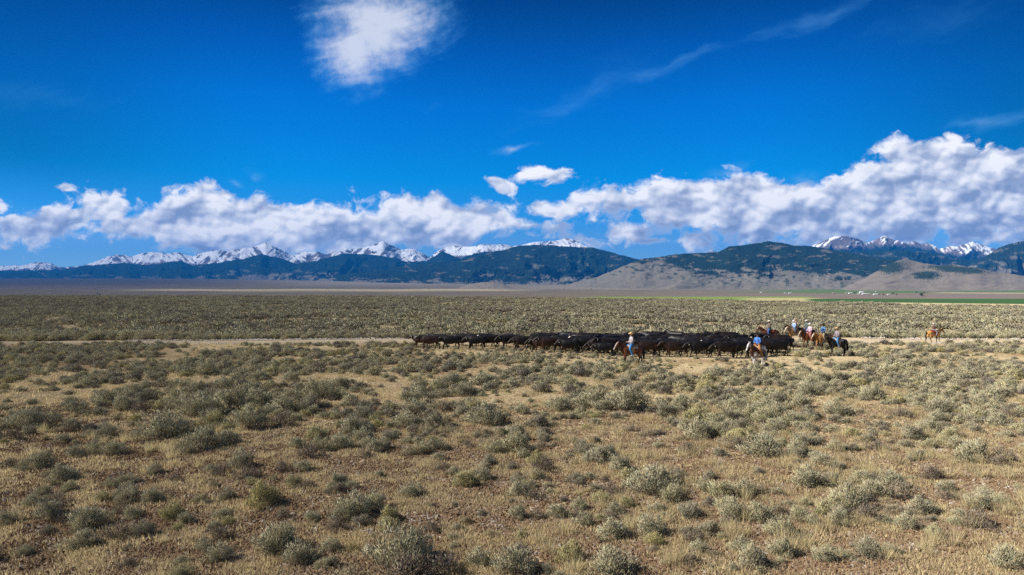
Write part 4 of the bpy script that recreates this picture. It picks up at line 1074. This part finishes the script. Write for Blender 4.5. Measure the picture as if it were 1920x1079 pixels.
def saddle_mesh(col):
    B = Body()
    B.tube([(-.26,0,1.52),(-.20,0,1.47),(-.02,0,1.435),(.14,0,1.45),(.20,0,1.49)], [(.17,.035),(.17,.04),(.14,.04),(.13,.04),(.10,.035)], 12)
    B.tube([(-.28,-.12,1.50),(-.30,0,1.56),(-.28,.12,1.50)], [.025,.03,.025], 8, side=(1, 0, 0))
    B.tube([(.18,0,1.48),(.20,0,1.58),(.21,0,1.60)], [.028,.022,.035], 8)
    for sy in (-1, 1):
        B.tube([(-.04,.17*sy,1.44),(-.02,.27*sy,1.25),(.02,.30*sy,1.0)], [(.16,.02),(.15,.018),(.12,.016)], 10, side=(1, 0, 0))
        B.tube([(.02,.30*sy,1.05),(.06,.315*sy,.82)], [(.035,.012),(.03,.012)], 8, side=(1, 0, 0))
        B.tube([(.02,.36*sy,.72),(.02,.26*sy,.72)], [.02,.02], 6, side=(1, 0, 0))
        B.tube([(.06,.31*sy,.84),(.06,.37*sy,.80),(.04,.37*sy,.72)], [.014]*3, 6, side=(1, 0, 0))
        B.tube([(.06,.31*sy,.84),(.06,.25*sy,.80),(.04,.25*sy,.72)], [.014]*3, 6, side=(1, 0, 0))
    an = np.linspace(-.15, math.pi+.15, 13)
    B.tube([(.14, .285*math.cos(a), 1.10-.335*math.sin(a)) for a in an], [(.035,.012)]*13, 8, side=(1, 0, 0))
    return B.mesh("saddle", .016, 1, None, (cmat("saddle_leather", col, .55),))
def blanket_mesh(col):
    v, f = [], []
    xs = np.linspace(-.44, .30, 9); an = np.linspace(-1.15, 1.15, 17)
    for lay in (0, .018):
        for x in xs:
            ry = .275+.01*math.cos(x*3); cz = 1.12+.02*abs(x); rz = .315+lay
            for a in an: v.append((x, (ry+.012+lay)*math.sin(a), cz+rz*math.cos(a)+.012))
    n, m_ = len(an), len(xs); o = n*m_
    for i in range(m_-1):
        for j in range(n-1):
            f.append((i*n+j, i*n+j+1, (i+1)*n+j+1, (i+1)*n+j)); f.append((o+i*n+j, o+(i+1)*n+j, o+(i+1)*n+j+1, o+i*n+j+1))
    for i in range(m_-1):
        f.append((i*n, (i+1)*n, o+(i+1)*n, o+i*n)); f.append((i*n+n-1, o+i*n+n-1, o+(i+1)*n+n-1, (i+1)*n+n-1))
    for j in range(n-1):
        f.append((j, o+j, o+j+1, j+1)); b = (m_-1)*n; f.append((b+j, b+j+1, o+b+j+1, o+b+j))
    me = mesh_np("saddle_blanket", v, f, smooth=True); me.materials.append(cmat("blanket_wool", col)); return me
def bridle_mesh(hz):
    B = Body()
    def loop(c, ax, ra, rb, r_=.011):
        ax = unit(np.array(ax, float)); s_ = np.array([0, 1., 0]); u_ = np.cross(ax, s_); an = np.linspace(0, 2*math.pi, 15)
        B.tube([np.array(c)+s_*math.cos(a)*ra+u_*math.sin(a)*rb for a in an], [r_]*15, 6, side=tuple(ax))
    loop((1.27,0,hz-.31), (.5,0,-.8), .07, .085); loop((1.06,0,hz-.02), (.8,0,-.4), .088, .125)
    for sy in (-1, 1):
        B.tube([(1.04,.085*sy,hz-.02),(1.16,.085*sy,hz-.2),(1.30,.066*sy,hz-.40)], [.011]*3, 6)
        B.tube([(1.32,.06*sy,hz-.42),(1.0,.12*sy,hz-.42 if hz < 1.6 else 1.34),(.62,.13*sy,1.56),(.36,.03*sy,1.76)], [.008]*4, 6)
    return B.mesh("bridle", None, 0, None, (cmat("bridle_leather", (.08, .04, .02), .5),))
COATS = {
 'bay': ((.125,.038,.014), (.014,.010,.009), (.55,.48,.42), 'solid', (.012,.010,.010), (.012,.010,.010)),
 'dark_bay': ((.080,.024,.011), (.012,.009,.008), None, 'solid', (.010,.008,.008), (.010,.008,.008)),
 'paint': ((.055,.058,.068), None, (.75,.68,.62), 'paint', (.60,.58,.56), (.30,.33,.38)),
 'palomino': ((.47,.26,.095), (.52,.36,.20), (.80,.70,.58), 'solid', (.66,.56,.40), (.60,.46,.28)),
 'dark_brown': ((.030,.014,.010), (.010,.008,.008), None, 'solid', (.010,.008,.008), (.010,.008,.008)),
 'chestnut': ((.20,.068,.022), (.16,.06,.025), (.6,.5,.4), 'solid', (.15,.055,.02), (.17,.07,.03)),
 'black': ((.014,.012,.012), None, None, 'solid', (.008,.008,.008), (.008,.008,.008)),
 'buckskin': ((.62,.32,.10), (.020,.014,.010), None, 'solid', (.014,.010,.008), (.014,.010,.008)),
 'gold': ((.42,.20,.062), (.30,.17,.08), (.7,.6,.5), 'solid', (.50,.36,.20), (.45,.30,.15)),
}
def make_horse(px, py, coat, ph, label, yaw=0.0, sc=1.0, hz=1.78, blanket=(.25,.05,.03), leather=(.16,.065,.025), Y=None, face=-1, seed=1):
    if Y is None: X, Y = gpt(px, py)
    else: X = at(px, Y)
    main, legs, fc, kind, mane, tail = COATS[coat]
    rz = (math.pi if face < 0 else 0)+yaw
    root = empty("horse", (X, Y, float(zg(X, Y))), rz, sc)
    link("body", horse_body(ph, hz, seed, coat_fn(main, legs, fc, kind, seed)), root)
    link("mane", mane_mesh(hz, mane, seed), root); link("tail", tail_mesh(tail, seed), root)
    link("saddle_blanket", blanket_mesh(blanket), root); link("saddle", saddle_mesh(leather), root)
    link("bridle", bridle_mesh(hz), root)
    tag(root, label, "horse", "saddle horses of the riders")
    return root

# ------------------------------------------------------------------ riders, in the horse's own frame (seat at z = 1.50)
def arm_pts(sy, reach):
    return [(0,.19*sy,2.06),(.02,.25*sy,1.90),(.03,.255*sy,1.80),(.16,.20*sy,1.74),(.29,.08*sy,1.745)] if reach else [(0,.19*sy,2.06),(.02,.25*sy,1.90),(.03,.26*sy,1.80),(.10,.25*sy,1.68),(.18,.24*sy,1.58)]
def leg_pts(sy): return [(0,.10*sy,1.575),(.14,.22*sy,1.47),(.26,.315*sy,1.29),(.24,.335*sy,1.20),(.14,.345*sy,.98),(.08,.345*sy,.82)]
def rider_body(skin, turn, reach):
    B = Body()
    B.tube([(0,0,1.56),(0,0,1.68),(.0,0,1.80),(.01,0,1.95),(.0,0,2.07),(0,0,2.11)], [(.155,.115),(.145,.105),(.135,.095),(.165,.105),(.165,.085),(.07,.06)], 14)
    B.tube([(0,0,2.10),(.015,0,2.19)], [.052,.050], 10)
    ct, st = math.cos(turn), math.sin(turn)
    def h(x, y, z): return (.025+x*ct-y*st, x*st+y*ct, 2.30+z)
    fw = (ct, st, 0); sd = (-st, ct, 0)
    B.tube([h(0,0,-.085), h(.01,0,-.03), h(.0,0,.03), h(-.01,0,.075)], [(.052,.062),(.070,.088),(.074,.094),(.062,.078)], 14, side=sd)
    B.tube([h(.045,0,-.10), h(.06,0,-.085)], [(.035,.03),(.03,.02)], 8, side=sd)
    B.tube([h(.085,0,.02), h(.112,0,-.018)], [.011,.016], 8, side=sd)
    for sy in (-1, 1):
        B.tube([h(-.01,.072*sy,.01), h(-.012,.082*sy,-.03)], [.014,.011], 6, side=sd)
        a = arm_pts(sy, reach); B.tube(a, [.052,.044,.040,.034,.025], 10)
        w = np.array(a[-1]); d_ = unit(w-np.array(a[-2])); up = np.array([0, 0, 1.]); lat = unit(np.cross(d_, up))
        B.tube([w, w+d_*.05, w+d_*.085], [(.030,.018),(.042,.020),(.040,.017)], 10, side=tuple(lat))
        for q, ln in enumerate((.030, .036, .034, .026)):
            b0 = w+d_*.085+lat*(-.031+.0205*q)
            B.tube([b0, b0+d_*ln-up*.008, b0+d_*ln*.75-up*.035, b0+d_*ln*.1-up*.042], [.0095,.009,.0085,.0075], 6)
        t0 = w+d_*.03-lat*sy*.034
        B.tube([t0, t0-lat*sy*.018+d_*.03, t0-lat*sy*.008+d_*.062-up*.01], [.012,.011,.009], 6)
        B.tube(leg_pts(sy), [(.085,.085),.088,.066,.060,.052,.036], 10)
        B.tube([(.06,.345*sy,.78),(.12,.35*sy,.765),(.21,.355*sy,.76)], [.036,.036,.026], 8)
    def colf(co):
        x, y, z = co.T
        c_ = np.ones((len(co), 3))*np.array(skin)
        hx = (x-.025)*ct+y*st; hy = -(x-.025)*st+y*ct; hzz = z-2.30
        for ey in (-.03, .03):
            c_ = mixc(c_, ((hx > .05) & (np.abs(hy-ey) < .013) & (np.abs(hzz-.005) < .009)).astype(float), (.03,.02,.015))
            c_ = mixc(c_, ((hx > .05) & (np.abs(hy-ey) < .018) & (np.abs(hzz-.026) < .005)).astype(float), (.10,.06,.03))
        return mixc(c_, ((hx > .05) & (np.abs(hy) < .024) & (np.abs(hzz+.058) < .007)).astype(float), (.30,.09,.07))
    return B.mesh("body", .0085, 2, colf, (MAT_SKIN,))
def shirt_mesh(col, reach, name="shirt"):
    B = Body()
    B.tube([(0,0,1.60),(0,0,1.70),(.0,0,1.80),(.01,0,1.95),(.0,0,2.07),(0,0,2.125)], [(.175,.135),(.165,.125),(.158,.118),(.185,.124),(.182,.10),(.075,.068)], 14)
    for sy in (-1, 1): B.tube([np.array(p) for p in arm_pts(sy, reach)][:5], [.068,.060,.055,.050,.038], 10)
    return B.mesh(name, .02, 2, None, (cmat("shirt_cloth", col),))
def vest_mesh(col):
    B = Body()
    B.tube([(-.005,0,1.64),(-.005,0,1.75),(-.005,0,1.85),(.0,0,1.96),(-.01,0,2.05)], [(.185,.145),(.180,.138),(.178,.132),(.205,.136),(.16,.10)], 14)
    return B.mesh("vest", .02, 2, None, (cmat("vest_cloth", col),))
def jeans_mesh(col, chaps=False):
    B = Body()
    B.tube([(-.01,0,1.53),(0,0,1.60),(0,0,1.66)], [(.165,.145),(.172,.135),(.160,.12)], 12)
    e = .016 if chaps else 0
    for sy in (-1, 1): B.tube(leg_pts(sy), [.105+e,.104+e,.082+e,.078+e,.068+e*1.8,.062+e*2], 10)
    return B.mesh("chaps" if chaps else "jeans", .02, 2, None, (cmat("chaps_leather" if chaps else "denim", col),))
def boots_mesh(sy, col):
    B = Body(); B.tube([(.11,.345*sy,.90),(.085,.345*sy,.82),(.08,.347*sy,.785)], [.054,.050,.048], 10)
    B.tube([(.05,.345*sy,.765),(.13,.35*sy,.765),(.24,.357*sy,.755)], [(.040,.042),(.045,.038),(.030,.022)], 10)
    B.tube([(.045,.345*sy,.755),(.04,.345*sy,.715)], [.030,.026], 8)
    return B.mesh("boot", .014, 1, None, (cmat("boot_leather", col, .5),))
def hat_mesh(col, turn):
    v, f = [], []
    k = 28
    prof = [(0,.145,1.0),(.035,.142,1.0),(.068,.130,1.0),(.086,.108,.98),(.091,.104,.90),(.100,.125,.75),(.104,.134,.4),(.105,.137,.0)]
    brim = [(.105,.012),(.14,.006),(.175,.010),(.198,.022),(.200,.026),(.172,.018),(.14,.014),(.112,.02)]
    rings = []
    for i in range(k):
        a = i*2*math.pi/k; rings.append((math.cos(a), math.sin(a)))
    allr = []
    for (rr, z, q) in [(.004,.128,1),(.05,.126,1),(.078,.142,1),(.092,.134,1),(.096,.09,1),(.104,.035,1),(.108,.014,1)]: allr.append((rr, z, 0))
    for (rr, z) in [(.14,.010),(.18,.014),(.205,.024),(.206,.018),(.18,.004),(.14,-.002),(.098,-.004)]: allr.append((rr, z, 1))
    ct, st = math.cos(turn), math.sin(turn)
    for (rr, z, isb) in allr:
        for (c0, s0) in rings:
            x, y = rr*c0*1.12, rr*s0*.98
            zz = z
            if isb: zz += .055*(abs(s0)**2)*max(0, (rr-.10)/.1)-.012*abs(c0)*max(0, (rr-.10)/.1)
            elif z > .1: zz -= .018*(1-abs(s0))*(rr < .06)
            v.append((.02+x*ct-y*st, x*st+y*ct, 2.335+zz))
    n = len(allr)
    for i in range(n-1):
        for j in range(k): f.append((i*k+j, i*k+(j+1) % k, (i+1)*k+(j+1) % k, (i+1)*k+j))
    me = mesh_np("hat", v, f, smooth=True); me.materials.append(cmat("hat_felt", col)); return me
def hair_mesh(col, turn, long=False):
    B = Body(); ct, st = math.cos(turn), math.sin(turn)
    def h(x, y, z): return (.025+x*ct-y*st, x*st+y*ct, 2.30+z)
    sd = (-st, ct, 0)
    B.tube([h(-.03,0,-.05), h(-.03,0,.0), h(-.02,0,.06)], [(.070,.066),(.080,.078),(.074,.084)], 12, side=sd)
    if long: B.tube([h(-.09,0,-.02), h(-.12,0,-.12), h(-.13,0,-.26)], [(.045,.03),(.05,.03),(.02,.015)], 8, side=sd)
    return B.mesh("hair", .014, 1, None, (cmat("hair", col),))
SKINS = [(.50,.28,.18), (.58,.34,.23), (.42,.22,.14)]
def make_rider(horse, label, shirt, jeans, hat, vest=None, chaps=None, turn=0.0, reach=True, skin=0, hair=(.06,.035,.02), long=False, boot=(.09,.04,.02), sc=1.0, lean=0.0):
    hm = horse.location; s_ = horse.scale[0]
    root = empty("person", (hm.x, hm.y, hm.z+1.50*s_), horse.rotation_euler.z, s_*sc)
    def put(me, par=root):
        me.transform(Matrix.Translation((0, 0, -1.50))); 
        if lean: me.transform(Matrix.Rotation(lean, 4, 'Y'))
        o = link(me.name.split('.')[0], me, par); return o
    put(rider_body(SKINS[skin], turn, reach)); put(hair_mesh(hair, turn, long))
    put(jeans_mesh(jeans)); put(shirt_mesh(shirt, reach)); put(hat_mesh(hat, turn))
    if vest: put(vest_mesh(vest))
    if chaps: put(jeans_mesh(chaps, True))
    for sy in (-1, 1): put(boots_mesh(sy, boot))
    tag(root, label, "person", "riders on horseback")
    return root
STRAW, WHITE, BLACKF, TAN = (.62,.44,.22), (.74,.70,.64), (.018,.016,.016), (.50,.34,.18)
DENIM, BLUE = (.045,.115,.26), (.10,.25,.62)
# bay mare and rider in front of the herd
H = make_horse(1184, 687, 'bay', .5, "bay horse with black legs walking in front of the herd", yaw=.25, sc=1.0, hz=1.70, blanket=(.55,.42,.30), leather=(.40,.24,.12), seed=1)
make_rider(H, "rider in grey checked shirt, blue jeans and straw hat before the herd", (.42,.38,.40), (.055,.20,.46), STRAW, turn=.3, skin=1, hair=(.28,.14,.05), long=True, boot=(.62,.60,.62))
H = make_horse(1421, 686.5, 'paint', 1.3, "grey, brown and white paint horse with white face and forelegs", yaw=.62, sc=1.0, hz=1.70, blanket=(.62,.52,.42), leather=(.32,.14,.05), seed=4)
make_rider(H, "rider in bright blue shirt, black hat and tan chaps on paint horse", (.085,.21,.56), DENIM, BLACKF, chaps=(.40,.19,.075), turn=.1, lean=.06, skin=1)
H = make_horse(1443, 646, 'dark_bay', 2.0, "dark bay horse standing behind the right end of the herd", yaw=-.05, sc=.98, hz=1.74, seed=2, leather=(.10,.04,.02))
make_rider(H, "rider in dark brown checked shirt and white hat behind the herd", (.13,.10,.08), (.05,.14,.36), WHITE, turn=-.2, skin=2)
H = make_horse(1492, 638.5, 'dark_brown', 3.0, "dark horse mostly hidden beyond the pale palomino", yaw=-.5, sc=.96, hz=1.70, seed=3)
make_rider(H, "rider in tan orange jacket and straw hat, highest of the group", (.52,.28,.11), DENIM, (.66,.50,.34), vest=(.45,.22,.08), turn=.2, skin=0)
H = make_horse(1490, 642, 'palomino', .6, "pale palomino horse with white blaze at left of the group", yaw=.35, sc=.96, hz=1.62, blanket=(.30,.22,.15), seed=5)
make_rider(H, "rider in pale blue shirt with dark neckerchief on the palomino", (.36,.50,.80), (.09,.12,.22), WHITE, turn=.5, lean=.10, skin=1, sc=.97)
H = make_horse(1513, 644, 'black', 2.4, "black horse between the palomino and the pink-shirted rider", yaw=.2, sc=.98, hz=1.66, seed=6)
make_rider(H, "rider in dark green shirt and white hat behind the pink one", (.10,.14,.13), DENIM, WHITE, turn=-.2, skin=0)
H = make_horse(1519, 655, 'chestnut', 4.2, "chestnut horse with dark mane under the pink-shirted rider", yaw=.30, sc=.98, hz=1.68, blanket=(.42,.10,.12), seed=7)
make_rider(H, "rider in pale pink shirt, maroon chaps and white hat", (.66,.46,.56), (.30,.10,.12), WHITE, chaps=(.34,.14,.13), turn=.4, skin=1)
H = make_horse(1544, 657, 'gold', 5.3, "golden horse with pale head lowered, middle of the group", yaw=.30, sc=1.0, hz=1.50, blanket=(.30,.20,.12), seed=8)
make_rider(H, "rider in blue shirt, navy vest and dark hat with khaki trousers", (.085,.20,.40), (.30,.24,.15), (.045,.030,.025), vest=(.018,.040,.10), turn=.2, skin=2, sc=1.0)
H = make_horse(1570, 668, 'black', 1.2, "black horse with arched tail at the right of the group", yaw=.22, sc=1.0, hz=1.60, blanket=(.60,.55,.50), leather=(.42,.20,.09), seed=9)
make_rider(H, "rider in grey checked shirt and straw hat on the black horse", (.30,.24,.27), (.075,.22,.42), TAN, turn=.3, skin=1, boot=(.30,.13,.05))
H = make_horse(1751, 643.5, 'buckskin', 3.4, "golden buckskin horse with black tail walking right on the road", yaw=.1, sc=.88, hz=1.62, face=1, blanket=(.30,.06,.05), leather=(.22,.05,.04), seed=10)
make_rider(H, "rider in dark clothes and white hat riding right, far right", (.10,.06,.06), (.28,.27,.32), WHITE, vest=(.13,.06,.06), turn=-.2, skin=2, hair=(.70,.60,.42), long=True, sc=.88)
H = None

# ------------------------------------------------------------------ farm buildings and trees far across the valley
def building(px, py, w, h, d, wallc, roofc, label, rz=0.0, cat="farm building"):
    X, Y = gfar(px, py); z = float(zg(X, Y))-.3
    root = empty("barn" if w > 20 else "shed", (X, Y, z), rz)
    hw, hd = w/2, d/2; e = h*.62
    v = [(-hw,-hd,0),(hw,-hd,0),(hw,hd,0),(-hw,hd,0),(-hw,-hd,e),(hw,-hd,e),(hw,hd,e),(-hw,hd,e),(-hw,0,h),(hw,0,h)]
    me = bpy.data.meshes.new("wall"); me.from_pydata(v, [], [(0,1,5,4),(1,2,6,9,5),(2,3,7,6),(3,0,4,8,7),(3,2,1,0)])
    link("wall", me, root, cmat("painted_boards", wallc))
    o = .6; s_ = (h-e)/hd; q = .25
    v = []
    for dz in (.05, .05+q):
        v += [(-hw-o,-hd-o,e-s_*o+dz),(hw+o,-hd-o,e-s_*o+dz),(hw+o,0,h+dz),(-hw-o,0,h+dz),(-hw-o,hd+o,e-s_*o+dz),(hw+o,hd+o,e-s_*o+dz)]
    f = [(3,2,1,0),(4,5,2,3),(6,7,8,9),(9,8,11,10),(0,1,7,6),(5,4,10,11),(1,2,8,7),(2,5,11,8),(3,0,6,9),(4,3,9,10)]
    me = bpy.data.meshes.new("roof"); me.from_pydata(v, [], f)
    link("roof", me, root, cmat("metal_roof", roofc, .4))
    dw = min(3.5, w*.2); v = [(-dw/2,-hd-.06,.3),(dw/2,-hd-.06,.3),(dw/2,-hd-.06,e*.75),(-dw/2,-hd-.06,e*.75)]
    v += [(a, b+.04, c_) for a, b, c_ in v]
    me = bpy.data.meshes.new("door"); me.from_pydata(v, [], [(0,1,2,3),(7,6,5,4),(0,4,5,1),(1,5,6,2),(2,6,7,3),(3,7,4,0)])
    link("door", me, root, cmat("door_paint", (.10,.07,.05)))
    return tag(root, label, cat, "farm buildings across the valley")
WB, TB = (.80,.80,.78), (.42,.34,.26)
for a in [(1594,551.6,22,8,14,WB,WB,"white farm building at the left of the farmstead"),
 (1587,550.8,16,6,12,TB,(.55,.52,.48),"tan shed just left of the white farm building"),
 (1564,551.0,26,6,12,TB,TB,"long tan farm shed standing apart, left of the farmstead"),
 (1615,550.2,30,12,18,WB,(.85,.85,.84),"biggest white-roofed barn in the middle of the farmstead"),
 (1620,552.9,26,8,14,WB,(.82,.82,.80),"white barn just below the biggest barn"),
 (1610,553.0,14,6,10,(.5,.45,.4),(.75,.75,.74),"small pale-roofed shed left of the lower barn"),
 (1628,552.6,18,6,10,TB,(.62,.62,.62),"grey-roofed shed right of the lower barn"),
 (1642,553.8,28,7,12,WB,WB,"long low white barn right of the farmstead"),
 (1666,553.8,14,6,10,WB,(.7,.7,.7),"small white shed beside the dark farm trees"),
 (1643,548.6,14,6,10,(.68,.55,.35),(.6,.5,.35),"small yellowish shed behind the farmstead"),
 (1427,549.8,14,7,10,WB,WB,"isolated white farmhouse far left of the farmstead"),
 (1472,550.9,10,5,8,WB,(.6,.6,.6),"left of two tiny white sheds in green field"),
 (1481,551.3,18,6,10,WB,WB,"right and larger of two tiny sheds in green field")]:
    building(*a)
LEAF_FAR = cmat("cottonwood_leaf", (.045,.075,.030)); BARK = cmat("cottonwood_bark", (.12,.09,.07))
def far_tree(px, py, h, seed, label):
    X, Y = gfar(px, py); r_ = np.random.default_rng(seed)
    root = empty("tree", (X, Y, float(zg(X, Y))-.2))
    ps = [(np.array([(0,0,0),(.1,0,h*.3),(0,.1,h*.7)]), np.array([h*.035,h*.025,h*.01]))]
    for k in range(5):
        a = r_.uniform(0, 6.28); ps.append((np.array([(0,0,h*.3),(math.cos(a)*h*.15, math.sin(a)*h*.15, h*.5),(math.cos(a)*h*.25, math.sin(a)*h*.25, h*.7)]), np.array([h*.018,h*.012,h*.005])))
    v, f = tubes(ps, 5); link("trunk", mesh_np("trunk", v, f), root, BARK)
    n = 700; cl_ = r_.normal(size=(14, 3))*np.array([.2, .2, .2])*h+np.array([0, 0, h*.62]); q = cl_[r_.integers(0, 14, n)]+r_.normal(size=(n, 3))*h*.075
    dr = unit(r_.normal(size=(n, 3))+np.array([0, 0, .4]))
    v, f = quads(q, dr, perp(dr, r_), h*.06, h*.05, .8); v[:, 2] = np.maximum(v[:, 2], h*.15)
    link("crown", mesh_np("crown", v, f), root, LEAF_FAR)
    tag(root, label, "tree", "trees around the valley farms")
for a in [(1728,557.3,24,1,"lone tall dark tree in the grey field right of farm"),
 (1674,553.6,16,2,"dark tree at the right edge of the farmstead"),(1681,555,12,3,"small dark tree beside the farm's right-hand trees"),
 (1657,555,12,4,"dark tree below the long white barn"),(1603,552,13,5,"dark tree between the farmstead's left sheds"),
 (1618,549,15,6,"dark tree behind the biggest barn"),(1718,551,14,7,"left of two trees at a tan field's edge"),
 (1733,551,13,8,"right of two trees at a tan field's edge"),(1648,554.6,10,9,"low dark tree under the farmstead's middle"),
 (1058,544.6,18,10,"left of two lone trees below the forested mountain"),(1109,544.8,18,11,"right of two lone trees below the forested mountain"),
 (1852,541.6,18,12,"single dark tree on the plain at far right"),(187,556,12,13,"left of two small trees on the left plain"),(182,553.5,12,14,"second small tree on the left plain")]:
    far_tree(*a)

# ------------------------------------------------------------------ haze
m = bpy.data.materials.new("haze"); m.use_nodes = True; m.node_tree.nodes.clear(); N = NT(m.node_tree)
out = N.n('ShaderNodeOutputMaterial'); pv = N.n('ShaderNodeVolumePrincipled')
pv.inputs['Color'].default_value = (.015, .29, .95, 1); pv.inputs['Density'].default_value = 2.0e-5
pv.inputs['Anisotropy'].default_value = 0.0
m.node_tree.links.new(pv.outputs[0], out.inputs['Volume'])
hx, hy0, hy1, hz0, hz1 = 40500, -40500, 40500, float(GZ.min())-1.0, 2350.0
vs = [(sx*hx, y_, z_) for z_ in (hz0, hz1) for y_ in (hy0, hy1) for sx in (-1, 1)]
fs = [(0, 2, 3, 1), (4, 5, 7, 6), (0, 1, 5, 4), (2, 6, 7, 3), (0, 4, 6, 2), (1, 3, 7, 5)]
tag(link("haze", mesh_np("haze", vs, fs), mat=m), "faint blue air haze filling the whole valley", kind="stuff")
